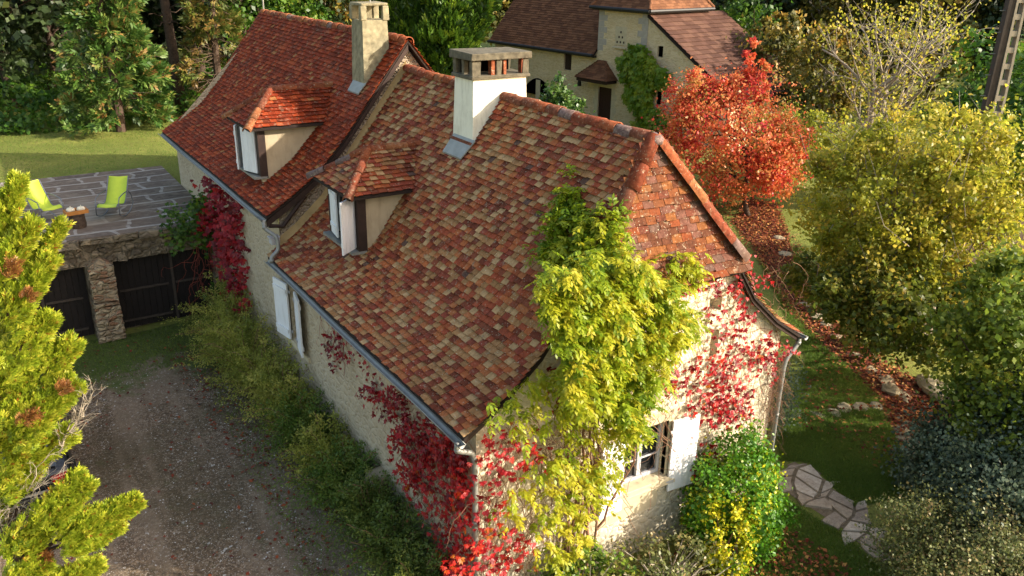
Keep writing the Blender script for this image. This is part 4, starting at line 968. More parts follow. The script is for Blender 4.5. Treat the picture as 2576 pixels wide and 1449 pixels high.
creeper('red_creeper', 'scarlet creeper scattered over the sunny gable wall under the half-hip', [(p, n, 7, gy(.18), (0, -1, 0), (0, -.12, 0), (.05, .85)) for p, n in GR], 1, loc=(5, .2, 0), sz=.078, smat=M_twig,
    stemspec=[([(R(4, 6.5), .15, R(1.2, 5)) for k in range(110)], .1, 14, .005, (0, 0, -.5), 1, .17, .9, .02), ([(6.4+R(-.1, .3), .15, R(1.8, 3.3)) for k in range(45)], .08, 11, .004, (.0, 0, -.7), 1, .08, .7, .06)])
def cornermap(a, b):
    q = at(a, b, 1, 14.2)
    return q if q[0] < .22 else at(a, b, 0, .26)
creeper('red_creeper', 'dark red creeper hanging down where the garage meets the far house wall', [
    ([(530, 450), (560, 450), (612, 520), (618, 620), (590, 640), (560, 610), (545, 560), (515, 560)], 65, 9, cornermap, (-.7, -.7, .2), (-.25, -.3, 0), (0, .6)),
    ([(560, 600), (615, 600), (620, 720), (650, 760), (600, 770), (575, 700)], 45, 8, cornermap, (-.7, -.7, .2), (-.2, -.25, 0), (0, .7))], 1, loc=(.2, 14.2, 0),
    stemspec=[([(R(-.5, .25), 14.2, R(1, 3)) for k in range(30)], .12, 12, .007, (0, 0, -.5), 1, 14.2, .9, .05)], sz=.13)
creeper('ivy', 'green ivy trailing over the terrace edge left of the red creeper', [
    ([(400, 560), (430, 530), (530, 490), (560, 560), (545, 620), (500, 640), (440, 625)], 60, 8, gy(14.2), (0, -1, .3), (0, -.3, .1), (0, .8)),
    ([(480, 500), (540, 480), (560, 540), (480, 560)], 30, 9, lambda a, b: at(a, b, 2, 2.9), (0, -.3, 1), (0, -.1, .2), (0, .6)),
    ([(525, 700), (560, 690), (600, 760), (640, 790), (600, 830), (530, 810)], 60, 9, gy(13.9), (0, -1, .2), (0, -.5, .0), (0, .7))], 1, mat=L_grn, loc=(-.5, 14.2, 0), sz=.1, smat=M_twig)
# vine on tower of house B
def onB(a, b): return atp(a, b, OB-NX*.1, NX)
creeper('grape_vine', 'bright green vine climbing the corner of the stone tower', [
    ([(1570, 150), (1600, 120), (1650, 125), (1665, 160), (1690, 185), (1680, 215), (1655, 210), (1640, 240), (1640, 275), (1615, 275), (1580, 240), (1600, 210), (1570, 190)], 170, 10, onB, tuple(-NX), tuple(-NX*.5), (.2, .9)),
    ([(1600, 260), (1640, 260), (1700, 275), (1690, 330), (1620, 330)], 40, 9, onB, tuple(-NX), tuple(-NX*.6), (.2, .9))], 1, mat=leafmat('vine_leaf', [(0, '#4a6a18'), (.5, '#6c8c20'), (1, '#94a030')], .35), loc=tuple(OB), sz=.32,
    stemspec=[], smat=M_twig)

# ------------------------------------------------------------------ shrubs
def shrub(name, label, base, R3, mat, lsz, ncl, per, group=None, hue=(.2, .8), cat='shrub', shell=.75, twigs=14, clr=.13, smat=M_twig, zc=.55, up=.3):
    base = np.array(base, float); o = empty(name, base, label=label, cat=cat, group=group); R3 = np.array(R3, float)
    p, cc = clumps((0, 0, R3[2]*zc), R3, ncl, per, lsz, hue, clr, shell, zmin=.05, up=up); leafobj('foliage', [p], mat, o)
    mb = MB()
    for i in rng.choice(len(cc), min(twigs, len(cc)), replace=False): limb(mb, (R(-.1, .1), R(-.1, .1), 0), cc[i]*.97, .025, .006, 4, .06, 4)
    mb.build('stems', smat, o); return o
def arching(name, label, base, r, h, mat, ns, per, hue, group=None, lsz=.062):
    """shrub made of long arching stems lined with tiny leaves"""
    base = np.array(base, float); o = empty(name, base, label=label, cat='shrub', group=group); parts = []; mb = MB()
    az = rng.uniform(0, 2*math.pi, ns); el = rng.uniform(.35, 1.35, ns); ln = rng.uniform(.55, 1.25, ns)
    tt = np.linspace(.08, 1, per)
    for a, e, l in zip(az, el, ln):
        hx = math.cos(a)*r*l*math.cos(e)*1.5; hy = math.sin(a)*r*l*math.cos(e)*1.5; hz = h*l*math.sin(e)*1.25
        P = np.stack([hx*tt, hy*tt, hz*(1.5*tt-.85*tt*tt)/.72], 1)+rng.normal(0, .02, (per, 3))
        P[:, 2] = np.maximum(P[:, 2], .02)
        side = rng.normal(size=(per*3, 3)); Q = np.repeat(P, 3, 0)+side*.03
        D = np.gradient(P, axis=0); D = np.repeat(D/np.linalg.norm(D, axis=1)[:, None], 3, 0)
        A = D*.6+side*.6; parts.append(leaves(Q, A, side+[0, 0, .8], lsz*rng.uniform(.7, 1.3, len(Q)), lsz*.5, R(*hue)+rng.normal(0, .08, len(Q))))
        if R() < .35: mb.tube(P[::max(1, per//6)], .006, 4)
    leafobj('foliage', parts, mat, o); mb.build('stems', M_twig, o); return o
L_fresh = leafmat('fresh_green_leaf', [(0, '#3c5a24'), (.5, '#5e7c34'), (1, '#8c984a')], .45)
row = [(-.15, 12.3, 1.0, 1.4), (-.45, 11.0, 1.0, 1.25), (-.4, 9.7, .95, 1.25), (-.3, 8.5, .9, 1.15), (-.3, 7.3, .85, 1.05), (-.28, 6.2, .82, 1.0), (-.25, 5.1, .8, .95), (-.25, 4.0, .78, .9), (-.22, 2.95, .75, .85), (-.25, 1.9, .75, .8), (-.3, .9, .8, .75)]
names = ['tall olive arching shrub beside the red creeper foot at the garage corner', 'large olive arching shrub below the blocked window', 'olive arching shrub below the grey wall shutters', 'olive arching shrub just right of the wall shutters', 'yellow-olive arching shrub below the thin hanging red creeper strand', 'broad green shrub at the middle of the long wall', 'dark green arching shrub between the middle of the wall and the spout stone', 'low green shrub just left of the stone spout', 'low dark shrub directly below the stone spout', 'low dark shrub at the foot of the crimson corner creeper', 'lowest dark shrub at the bottom edge by the house corner']
for i, (x, y, r, h) in enumerate(row):
    arching('cotoneaster', names[i], (x, y, 0), r, h, L_oli if i in (0, 1, 2, 3, 4, 6) else (L_fresh if i in (5, 7) else leafmat('dull_green_leaf%d' % i, [(0, '#40562a'), (.5, '#68803e'), (1, '#929c4c')], .5)), 130, 28, (.2, .95) if i < 5 else (.3, .9), group='shrubs along the courtyard wall')
ce = at(1850, 1240, 1, -.5)
shrub('euonymus', 'glossy bright green and yellow rounded bush at the sunny gable foot', (5.15, -.45, 0), (.84, .7, 1.3), L_euo, .07, 300, 70, hue=(.3, .86), cat='bush', shell=.8, clr=.1)
# yellow sprig area of the same bush is a separate variegated bush in front
shrub('variegated_shrub', 'golden yellow leafy shoots in front of the glossy green bush', (4.5, -.95, 0), (.42, .34, .95), L_euo, .07, 60, 55, hue=(.8, 1), cat='bush', clr=.14)
shrub('bramble', 'tangled half-dry bramble under the gable window', (3.2, -.8, 0), (1.2, .6, .6), L_sage, .07, 90, 35, hue=(.2, 1), twigs=80, smat=M_barkp)
shrub('climbing_rose', 'green leafy bramble at the bottom edge between the downpipe and the window', (1.7, -.5, 0), (1.1, .5, .7), L_grn, .08, 90, 35, hue=(.4, 1), twigs=60, smat=M_barkp)
shrub('silver_bush', 'small silvery green bush behind the right gable corner', (8.6, 2.2, 0), (.75, .8, 1.3), leafmat('silver_leaf', [(0, '#3c5040'), (.5, '#5c7058'), (1, '#8a9880')], .3), .06, 110, 50, cat='bush')
for (px, py, r, h, mt, hu, lb, nm) in [
    (2430, 1449, 1.35, .9, L_sage, (.2, 1), 'large grey-olive rounded bush at the bottom right over the flagstones', 'olive_bush'),
    (2600, 1350, 1.5, 1.3, L_blu, (.1, .8), 'dark blue-green shrub at the bottom right corner behind the olive bush', 'blue_shrub'),
    (2460, 1230, 1.25, 1.0, L_blu, (.1, .9), 'blue-grey shrub beside the leafy path right of the lawn', 'blue_shrub'),
    (2560, 1200, 1.4, 1.7, L_blu, (.0, .6), 'dark shrub at the right edge below the green tree', 'blue_shrub')]:
    b = at(px, py, 2, 0.3); shrub(nm, lb, (b[0], b[1], 0), (r, r, h), mt, .055 if mt is L_sage else .08, 380, 75, hue=hu, cat='bush', shell=.7)

# ------------------------------------------------------------------ trees right
def atg(px, py): return at(px, py, 2, 0)
b = atg(1890, 545)
C0 = atd(1840, 330, 35.5)
tree('red_tree', 'blazing red and orange small tree behind the farmhouse ridge end', 'tree', b, [(C0, (2.6, 2.6, 2.3)), (atd(1885, 240, 36), (.9, .9, 1.2)), (atd(1960, 400, 35), (1.5, 1.5, 1.5)), (atd(1760, 250, 36), (1.3, 1.3, 1.2)), (atd(1890, 140, 36), (.28, .28, .8)), (atd(1925, 165, 36), (.2, .2, .5)), (atd(1870, 440, 35), (1.9, 1.9, 1.2))], L_redt, .12, .13, 480, 62, hue=(.2, .95), limbs=30, clr=.15)
b = atg(2330, 880)
tree('yellow_tree', 'broad yellow-green small tree filling the right side beyond the leafy path', 'tree', b, [(atd(2300, 500, 22.5), (2.4, 2.4, 1.9)), (atd(2120, 480, 23), (1.4, 1.4, 1.5)), (atd(2470, 480, 22), (1.5, 1.5, 1.7)), (atd(2350, 360, 23), (1.6, 1.6, 1.2)), (atd(2230, 650, 21.5), (1.8, 1.8, 1.2)), (atd(2420, 640, 21.5), (1.5, 1.5, 1.3))], L_yel, .13, .105, 520, 80, hue=(.25, .95), limbs=60, trunks=3, clr=.13, bark=M_barkp, twigs=120, shell=.35)
b = atg(2230, 850)
tree('green_shrub_tree', 'darker green and ochre bush under the yellow-green tree by the path', 'tree', b, [(atd(2210, 760, 20), (1.2, 1.2, 1.1)), (atd(2300, 800, 19.5), (1.2, 1.2, .9)), (atd(2060, 690, 22), (.9, .9, .7))], leafmat('ochre_green_leaf', [(0, '#4a5c20'), (.5, '#74802e'), (.85, '#a0903a'), (1, '#b08c34')], .5), .08, .13, 230, 55, limbs=12, hue=(.1, .8), trunks=3)
b = at(2560, 1180, 2, 0)
tree('green_tree', 'mid green broadleaf tree at the right edge in front of the stone shelter', 'tree', b, [(atd(2520, 900, 17.3), (1.2, 1.2, 1.5)), (atd(2430, 860, 17.5), (.8, .8, .7)), (atd(2580, 760, 17.5), (1.1, 1.1, 1.0)), (atd(2470, 1010, 17), (.9, .9, .8)), (atd(2620, 1050, 17), (1.2, 1.2, 1.2))], leafmat('hazel_leaf', [(0, '#48601e'), (.4, '#6c8430'), (.8, '#8c9c38'), (1, '#aaa440')], .5), .14, .12, 260, 55, hue=(.2, .9), limbs=16, shell=.4)
# tree out of the frame to the right that shades the lawn
for (x, y, z, r, lb) in ((16.0, -5.2, 4.5, 2.6, 'green tree standing right of the picture beside the lawn'), (15.0, -9.0, 4.2, 2.3, 'second green tree right of the picture, nearer the camera')):
    tree('garden_tree', lb, 'tree', (x, y, 0), [((x, y, z), (r, r, r*1.0)), ((x+.8, y+1.5, z-1.5), (r*.7, r*.7, r*.6))], L_grn, .16, .2, 120, 34, limbs=14)
def baretree(name, label, base, top, spread, r, nmain, seed, leafy=0, lm=None):
    global rng
    keep, rng = rng, np.random.default_rng(seed+8)
    base = np.array(base, float); o = empty(name, base, label=label, cat='tree'); mb = MB(); tips = []
    def grow(p, d, L, r, lev):
        k = 5; pts = [p]; q = p.copy(); dd = d.copy()
        for i in range(k):
            dd = dd+rng.normal(0, .12, 3)+[0, 0, .03]; dd /= np.linalg.norm(dd); q = q+dd*L/k; pts.append(q.copy())
        mb.tube(pts, np.linspace(r, r*.45, k+1), 5 if lev else 8); tips.append(q)
        if lev < 3:
            for j in range(4 if lev else nmain):
                s = R(.25, 1); i = s*k; i0 = min(int(i), k-1); a = pts[i0]*(1-(i-i0))+pts[i0+1]*(i-i0)
                nd = dd*R(.3, .8)+unit(1)[0]*[1, 1, .6]*spread*.8+[0, 0, .15]; nd /= np.linalg.norm(nd); grow(a, nd, L*R(.45, .75), r*.42, lev+1)
    for j in range(3):
        d = np.array([R(-.4, .4), R(-.4, .4), 1.0]); d /= np.linalg.norm(d); grow(np.array([0, 0, -.1]), d, top*.62, r, 0)
    mb.build('trunk', M_barkp, o, smooth=True)
    if leafy:
        T = np.array(tips); P = T[rng.integers(len(T), size=leafy)]+rng.normal(0, .22, (leafy, 3)); leafobj('crown', [leaves(P, rng.normal(size=P.shape), unit(leafy)+[0, 0, .5], .13, .09, rng.uniform(.2, 1, leafy))], lm, o)
    rng = keep
    return o
b = atg(2130, 560)
baretree('bare_tree', 'pale almost leafless fruit tree with long bare branches behind the yellow-green tree', (b[0]+1.6, b[1]+.8, 0), 8.5, 1.0, .16, 7, 3, 2600, L_yel)
b = atg(1985, 480)
tree('hedge_tree', 'thin yellowish shrub between the red tree and the bare tree', 'shrub', (b[0]+1, b[1]+1, 0), [((b[0]+1, b[1]+1, 1.9), (1.8, 1.8, 1.5))], L_yel, .06, .14, 120, 45, trunks=3, hue=(.1, .7))
# small tree in front of house B arch
C_ = atd(1405, 260, 43)
tree('laurel', 'bright green pointed laurel in front of the arched opening', 'shrub', (C_[0], C_[1], 0), [(C_-[0, 0, .6], (1.2, 1.2, 1.3)), (C_+[.0, 0, .8], (.5, .5, .9)), (C_+[-1.3, .8, -1], (1.0, 1.0, .8)), (C_+[.4, -1, -1.2], (1.2, 1.2, .9))], leafmat('laurel_leaf', [(0, '#2c4a1c'), (.6, '#4c7030'), (1, '#7c9450')], .3, .35, .5), .08, .2, 150, 45, trunks=2)
# cypress between the chimneys
o = empty('tall_cypress', tuple(atd(1130, 420, 42)*[1, 1, 0]), label='tall dark feathery cypress with bright green edge rising behind the chimneys', cat='tree')
def plume(base, tip, rad, n, ll, lw, hue=(.2, .9), bend=.25, nsub=7):
    """conifer plume: flat fans of scaly shoots pointing outward and upward"""
    base = np.array(base, float); tip = np.array(tip, float); ax = tip-base; L = np.linalg.norm(ax); ax /= L
    t = rng.uniform(0, 1, n)**.8; rr = rad*(1-t*.75)*np.sqrt(rng.uniform(.25, 1, n)); d = unit(n); d -= np.outer(d@ax, ax); d /= np.linalg.norm(d, axis=1)[:, None]+1e-9
    C = base+np.outer(t*L, ax)+d*rr[:, None]; F_ = d*.6+ax*.8+[0, 0, .3]+rng.normal(0, .25, (n, 3)); F_ /= np.linalg.norm(F_, axis=1)[:, None]
    sd = np.cross(F_, unit(n)); sd /= np.linalg.norm(sd, axis=1)[:, None]+1e-9; N = np.cross(sd, F_); out = []; h = rng.uniform(*hue, n)
    for k in range(nsub):
        s = k/(nsub-1); side = (1 if k % 2 else -1)*(.0 if k == nsub-1 else .75)
        P = C+F_*(ll*1.1*s)[..., None] if np.ndim(ll) else C+F_*ll*1.1*s
        A = F_+sd*side+rng.normal(0, .12, (n, 3)); out.append(leaves(P, A, N+rng.normal(0, .3, (n, 3)), ll*rng.uniform(.7, 1.2, n)*(1.1-.3*s), lw, h+rng.normal(0, .07, n), .2))
    return out
B0 = np.array(o.location); pr_ = []
for (px, py, tx, ty, rd, n_, dd) in [(1090, 230, 1150, -80, 1.7, 800, 42), (1080, 330, 1190, 90, 1.0, 420, 42), (1060, 200, 1080, -60, 1.7, 700, 43), (1120, 180, 1235, 0, .8, 330, 41), (1030, 160, 960, -30, 1.2, 450, 43), (1060, 300, 1110, 150, 1.4, 500, 42), (1110, 130, 1150, 20, 1.6, 500, 41), (1150, 120, 1180, -60, 1.0, 400, 43)]:
    pr_ += plume(atd(px, py, dd)-B0, atd(tx, ty, dd)-B0, rd, n_, .32, .11, (.1, .9))
leafobj('crown', pr_, leafmat('cypress_spray', [(0, '#1d3212'), (.5, '#3a5a1a'), (.8, '#5c7c22'), (1, '#86982c')], .3), o)
mb = MB(); limb(mb, (0, 0, 0), atd(1120, 120, 42)-B0, .35, .12, 7, .02, 8); limb(mb, (0, 0, 1), atd(1190, 60, 42)-B0, .18, .05, 6, .04, 6); limb(mb, (0, 0, 1), atd(1000, 100, 43)-B0, .18, .05, 6, .04, 6); mb.build('trunk', M_bark, o)

# ------------------------------------------------------------------ foreground golden conifer
T0 = atd(-70, 900, 8.6); T0 = np.array([T0[0], T0[1], 0])
con = empty('golden_conifer', tuple(T0), label='sunlit golden-green conifer leaning in at the left edge over the parked car', cat='tree')
pr_ = []; brs = MB(); limb(brs, (0, 0, 0), (0, 0, 7.2), .16, .05, 9, .01, 10)
LOB = [(-60, 760, 48, 450, .15, 200, 8.5), (-60, 760, 85, 560, .17, 130, 8.3), (-60, 760, 0, 490, .2, 160, 8.7), (-40, 860, 160, 562, .12, 120, 8.4), (-60, 900, 130, 650, .18, 170, 8.2), (-60, 1000, 128, 800, .22, 160, 8.3), (-60, 1100, 186, 862, .27, 260, 8.4),
       (-60, 1150, 190, 965, .27, 300, 8.2), (-60, 1200, 180, 1090, .25, 260, 8.4), (-40, 1250, 90, 1180, .2, 150, 8.3), (-60, 1000, 40, 900, .45, 330, 8.6), (-60, 1150, 40, 1060, .42, 330, 8.5), (-60, 900, 60, 700, .28, 260, 8.7), (-80, 760, -10, 600, .3, 160, 8.8),
       (-50, 1449, 200, 1190, .12, 70, 8.0), (60, 1360, 225, 1215, .17, 150, 8.0), (60, 1400, 345, 1262, .2, 330, 8.0), (120, 1400, 300, 1320, .16, 150, 8.0), (0, 1450, 110, 1330, .2, 150, 8.1), (60, 1520, 250, 1420, .17, 170, 8.0), (-20, 1500, 120, 1420, .16, 100, 8.0), (-80, 1320, 30, 1230, .2, 120, 8.4)]
for (a, b_, c_, d_, rd, n_, dd) in LOB:
    p0 = atd(a, b_, dd)-T0; p1 = atd(c_, d_, dd)-T0
    pr_ += plume(p0+(p1-p0)*.25, p1, rd, n_*4, .052, .013, (.15, .95), nsub=9)
    zt = p0[2]*.9 if p0[2] > 1 else .5; limb(brs, (0, 0, max(.4, zt)), p0+(p1-p0)*.9, .03, .006, 6, .05, 5)
leafobj('foliage', pr_, L_con, con)
pr_ = []
for (a, b_, c_, d_, rd, n_) in [(40, 1070, 90, 1040, .05, 30), (10, 700, 40, 660, .05, 24), (90, 1420, 115, 1400, .045, 26), (60, 760, 80, 740, .04, 14), (140, 985, 165, 975, .05, 20)]:
    pr_ += plume(atd(a, b_, 8.0)-T0, atd(c_, d_, 8.0)-T0, rd, n_*2, .05, .011, (0, 1), nsub=7)
leafobj('dead_foliage', pr_, L_brn, con)
def deadtwig(mb, a, b, r=.006, n=14, L=.22):
    a = np.array(a); b = np.array(b); p = limb(mb, a, b, r*1.6, r*.6, 8, .05, 4); ax = (b-a)/np.linalg.norm(b-a)
    for k in range(n):
        i = rng.integers(1, 8); d = ax*.8+unit(1)[0]*.7+[0, 0, .15]; q = limb(mb, p[i], p[i]+d*L*R(.5, 1.2), r*.6, r*.25, 4, .1, 3)
        for z_ in range(2): limb(mb, q[2], q[2]+(d*.6+unit(1)[0]*.6)*L*.4, r*.3, r*.15, 3, .1, 3)
dt = MB()
for (a, b_, c_, d_) in [(150, 1140, 235, 985), (140, 1130, 215, 1030), (-20, 1300, 130, 1235), (20, 1290, 125, 1205), (-20, 1350, 60, 1290), (0, 1290, 110, 1160), (170, 1080, 228, 1000)]:
    deadtwig(dt, atd(a, b_, 8.3)-T0, atd(c_, d_, 8.1)-T0)
dt.build('dead_twigs', M_barkp, con); brs.build('trunk', M_bark, con, smooth=True)

# ------------------------------------------------------------------ parked car
car = empty('parked_car', (-5.36, 6.45, 0), label='black estate car parked on the gravel, mostly hidden behind the conifer', cat='car')
M_car = NT('black_car_paint').fin('#101216', .18, spec=.6); M_tyre = plain('tyre_rubber', '#141414', .85, .1)
M_lamp = NT('red_tail_lamp').fin('#8c0c10', .2, spec=.6); M_cglass = NT('car_glass').fin('#2a3136', .06, spec=.8)
mb = MB()   # body by cross sections along y (rear at 0)
secs = [(0.0, .80, .35, .86, .62, .88), (.12, .86, .25, .93, .66, 1.0), (.5, .89, .22, .96, .68, 1.30), (1.0, .9, .22, .97, .69, 1.44), (2.0, .9, .22, .97, .69, 1.48), (2.7, .9, .22, .96, .66, 1.38), (3.2, .89, .22, .94, .70, 1.0), (3.9, .86, .22, .84, .68, .86), (4.25, .78, .28, .7, .6, .74)]
V = []
for y, hw, zb, zs, hr, zt in secs:
    V += [(-hw, y, zb), (-hw-.01, y, zs*.72), (-hw+.03, y, zs), (-hr, y, max(zt-.05, zs)), (-hr*.6, y, zt), (hr*.6, y, zt), (hr, y, max(zt-.05, zs)), (hw-.03, y, zs), (hw+.01, y, zs*.72), (hw, y, zb)]
F = []
for i in range(len(secs)-1):
    for k in range(9): F.append((i*10+k, i*10+k+1, (i+1)*10+k+1, (i+1)*10+k))
    F.append((i*10+9, i*10, (i+1)*10, (i+1)*10+9))
F += [tuple(range(10))[::-1], tuple(range((len(secs)-1)*10, len(secs)*10))]
mb.add(V, F, .5); o = mb.build('body', M_car, car, smooth=False); sb_ = o.modifiers.new('s', 'SUBSURF'); sb_.levels = 2; sb_.render_levels = 2
mb = MB(); mb.add([(-.6, .1, .97), (.6, .1, .97), (.56, .42, 1.26), (-.56, .42, 1.26)], [(0, 1, 2, 3)], .5)
mb.v = [(x, y-.05, z+.06) for x, y, z in mb.v]; mb.build('rear_window', M_cglass, car)
for s in (-1, 1):
    mb = MB(); mb.add([(s*.9, .6, .98), (s*.9, 2.9, .98), (s*.76, 2.6, 1.33), (s*.75, .85, 1.34)], [(0, 1, 2, 3)], .5); mb.build('side_window', M_cglass, car)
    mb = MB(); mb.box((s*.64, .02, .8), (.34, .1, .12), rz=s*.25, jit=.004); mb.build('tail_light', M_lamp, car, bevel=.02)
    for y in (.75, 3.4):
        mb = MB(); q = np.linspace(0, 1, 2); mb.tube([(s*.76, y, .33), (s*.93, y, .33)], .33, 22); w_ = mb.build('wheel', M_tyre, car, bevel=.02)
        mb = MB(); mb.tube([(s*.93, y, .33), (s*.945, y, .33)], .2, 16); mb.build('rim', M_zinc, w_)
mb = MB(); mb.bx((-.8, -.06, .38), (.8, .05, .56)); mb.build('bumper', plain('black_plastic', '#1c1c1e', .5, .1), car, bevel=.04)
mb = MB(); mb.bx((-.55, -.07, .60), (.55, -.03, .64)); mb.build('trim_strip', M_zinc, car)

# ------------------------------------------------------------------ utility pole
PB = atd(2440, 570, 27); pole = empty('utility_pole', (PB[0], PB[1], 0), math.radians(-35), label='grey concrete ladder-type utility pole at the right edge', cat='pole')
M_pole = plain('pole_concrete', '#8c8272', .9, .15, 6, bump=.3); M_pdark = plain('dark_pole_face', '#3c342e', .9, .2, 6)
mb = MB(); Hp = 13
def wq(z): return 1-.4*z/Hp
for s in (-1, 1):
    V = []
    for z in (0, Hp):
        k = wq(z); cx = s*.14*k; V += [(cx-.04*k, -.16*k, z), (cx+.04*k, -.16*k, z), (cx+.04*k, .16*k, z), (cx-.04*k, .16*k, z)]
    mb.add(V, [(0, 1, 5, 4), (1, 2, 6, 5), (2, 3, 7, 6), (3, 0, 4, 7), (4, 5, 6, 7)], .5)
z = .3
while z < Hp-.3: k = wq(z); mb.bx((-.11*k, -.14*k, z), (.11*k, .14*k, z+.14)); z += .42
mb.build('ladder_web', M_pole, pole)
mb = MB(); V = []
for z in (0, Hp): k = wq(z); V += [(-.42*k, -.1, z), (-.2*k, -.1, z), (-.2*k, .14, z), (-.42*k, .14, z)]
mb.add(V, [(0, 1, 5, 4), (1, 2, 6, 5), (2, 3, 7, 6), (3, 0, 4, 7), (4, 5, 6, 7)], .5); mb.build('flange', M_pdark, pole)
mb = MB()
for k in range(22): z = .8+k*.55; mb.tube([(-.55*wq(z)-.05, 0, z), (-.3*wq(z), 0, z)], .012, 5)
mb.build('climbing_pegs', M_zinc, pole)

# ------------------------------------------------------------------ stone shelter right
SP = at(2420, 745, 2, 1.0); sh = empty('stone_shelter', (SP[0]+1.2, SP[1]+.8, 0), math.radians(-50), label='small stone garden shelter with a black opening among the right-hand trees', cat='shed')
mb = MB(); panel(mb, (-1.5, -1, 0), (1, 0, 0), 3, [(0, 2.1), (3, 2.1)], [(.6, 2.4, -.3, 1.75)], (0, -1, 0), .6); panel(mb, (1.5, -1, 0), (0, 1, 0), 2.2, [(0, 2.1), (2.2, 2.1)], [], (1, 0, 0)); panel(mb, (-1.5, 1.2, 0), (0, -1, 0), 2.2, [(0, 2.1), (2.2, 2.1)], [], (-1, 0, 0)); panel(mb, (1.5, 1.2, 0), (-1, 0, 0), 3, [(0, 2.1), (3, 2.1)], [], (0, 1, 0)); mb.build('wall', M_garage, sh)
mb = MB(); V = [(-1.8, -1.35, 1.95), (1.8, -1.35, 1.95), (1.8, .1, 2.9), (-1.8, .1, 2.9), (-1.8, 1.5, 1.95), (1.8, 1.5, 1.95)]; V += [(x, y, z-.1) for x, y, z in V]
mb.add(V, [(0, 1, 2, 3), (3, 2, 5, 4), (7, 6, 9, 8), (8, 9, 10, 11), (0, 6, 7, 1), (0, 3, 9, 6), (3, 4, 10, 9), (1, 7, 8, 2), (2, 8, 11, 5)], .5); mb.build('roof', plain('brown_stone_roof', '#5e4e3c', .95, .35, 7, bump=.6), sh)
mb = MB(); mb.bx((-.88, -.45, 0), (.88, -.41, 1.75)); mb.build('dark_doorway', M_hole, sh)

# ------------------------------------------------------------------ paths, stones, litter (right)
t = NT('leaf_strewn_earth'); p = t.pos(); a_ = t.noise(p, 6, 6, .75); v = t.new('ShaderNodeTexVoronoi'); v.inputs['Scale'].default_value = 12; t.link(p, v.inputs['Vector'])
sp = t.new('ShaderNodeSeparateColor'); t.link(v.outputs['Color'], sp.inputs[0])
c = t.ramp(sp.outputs[0], [(0, '#3a2218'), (.3, '#54301f'), (.55, '#6e4630'), (.75, '#4c3424'), (.9, '#9c8058')], 'CONSTANT'); c = t.mix(t.ramp(a_, [(.4, 0.0), (.6, .7)]), c, '#4c3c28')
M_lpath = t.fin(c, .95, a_, .7, .04, .1)
LPpx = [(1880, 500), (1960, 510), (1985, 600), (2010, 680), (2080, 780), (2160, 860), (2250, 930), (2380, 1000), (2480, 1050), (2480, 1110), (2400, 1190), (2320, 1210), (2270, 1130), (2215, 1010), (2150, 940), (2050, 850), (1975, 780), (1930, 700), (1890, 620), (1840, 560)]
LP = [atg(a, b)[:2] for a, b in LPpx]
sheet('leafy_path', LP, M_lpath, .01, .25)
t = NT('path_mortar'); p = t.pos(); a_ = t.noise(p, 12, 5, .7); M_pm = t.fin(t.ramp(a_, [(.35, '#5c5040'), (.65, '#7c6e5a')]), .95, a_, .5, .02, .1)
FPpx = [(1975, 1165), (2030, 1160), (2075, 1200), (2110, 1235), (2170, 1270), (2200, 1320), (2260, 1380), (2230, 1440), (2130, 1345), (2070, 1320), (2030, 1270), (1975, 1240), (1960, 1200)]
FPp = np.array([atg(a, b)[:2] for a, b in FPpx]); sheet('path', FPp, M_pm, .012, .12)
mb = MB(); lo_, hi_ = FPp.min(0), FPp.max(0); gs = .35; th_ = .5
nx_, ny_ = int((hi_[0]-lo_[0])/gs)+4, int((hi_[1]-lo_[1])/gs)+4
K = {}
for i in range(-4, nx_+4):
    for j in range(-4, ny_+4): K[i, j] = np.array([i*gs+(j % 2)*gs*.5, j*gs])+rng.uniform(-.13, .13, 2)
ca, sa = math.cos(th_), math.sin(th_); RM = np.array([[ca, -sa], [sa, ca]]); ctr = (lo_+hi_)/2
for i in range(-4, nx_+3):
    for j in range(-4, ny_+3):
        q = np.array([K[i, j], (K[i, j]+K[i+1, j])/2+rng.normal(0, .03, 2), K[i+1, j], K[i+1, j+1], (K[i, j+1]+K[i+1, j+1])/2+rng.normal(0, .03, 2), K[i, j+1]])
        q = (q-np.array([nx_, ny_])*gs/2) @ RM.T+ctr; m_ = q.mean(0)
        if not inpoly(m_[None], FPp)[0]: continue
        q = m_+(q-m_)*.82; n_ = len(q); V = [(x, y, .045+R(-.003, .003)) for x, y in q]+[(x*1.0, y, 0) for x, y in m_+(q-m_)*1.04]
        mb.add(V, [tuple(range(n_))]+[(k, n_+k, n_+(k+1) % n_, (k+1) % n_) for k in range(n_)])
o = mb.build('flagstones', tilemat('flagstone_grey', [(0, '#9c8e7e'), (.3, '#b4a694'), (.6, '#a89884'), (.85, '#c0b2a0')], .5)); tag(o, kind='structure')
def rock(loc, s, label, grp, name='stone'):
    mb = MB(); prf = [(.7, -.1), (1, .15), (.9, .5), (.5, .8), (.08, .9)]; mb.lathe((0, 0, 0), prf, 8); V = np.array(mb.v); V *= 1+rng.normal(0, .09, (len(V), 1)); V *= np.array(s)
    mb.v = [tuple(v) for v in V]; o = mb.build(name, M_leafrock); o.location = loc; o.rotation_euler = (0, 0, R(0, 6)); tag(o, label, 'stone', grp); return o
edge = [(1975, 640), (1960, 600), (2000, 700), (2030, 770), (2060, 800), (2075, 820), (2105, 850), (2150, 895), (2195, 935), (2230, 960), (2245, 985), (2275, 1000)]
for a, b in edge: q = atg(a, b); rock(q, (R(.2, .35), R(.15, .25), R(.06, .14)), 'pale stone edging the leaf-strewn path', 'edging stones along the leafy path')
for a, b in [(1975, 1052), (2005, 1048), (2060, 1046), (2100, 1040), (2125, 1027), (2165, 1025), (2205, 1022)]: q = atg(a, b); rock(q, (R(.2, .3), R(.14, .2), .06), 'flat stepping stone crossing the lawn behind the gable', 'stepping stones in the lawn')
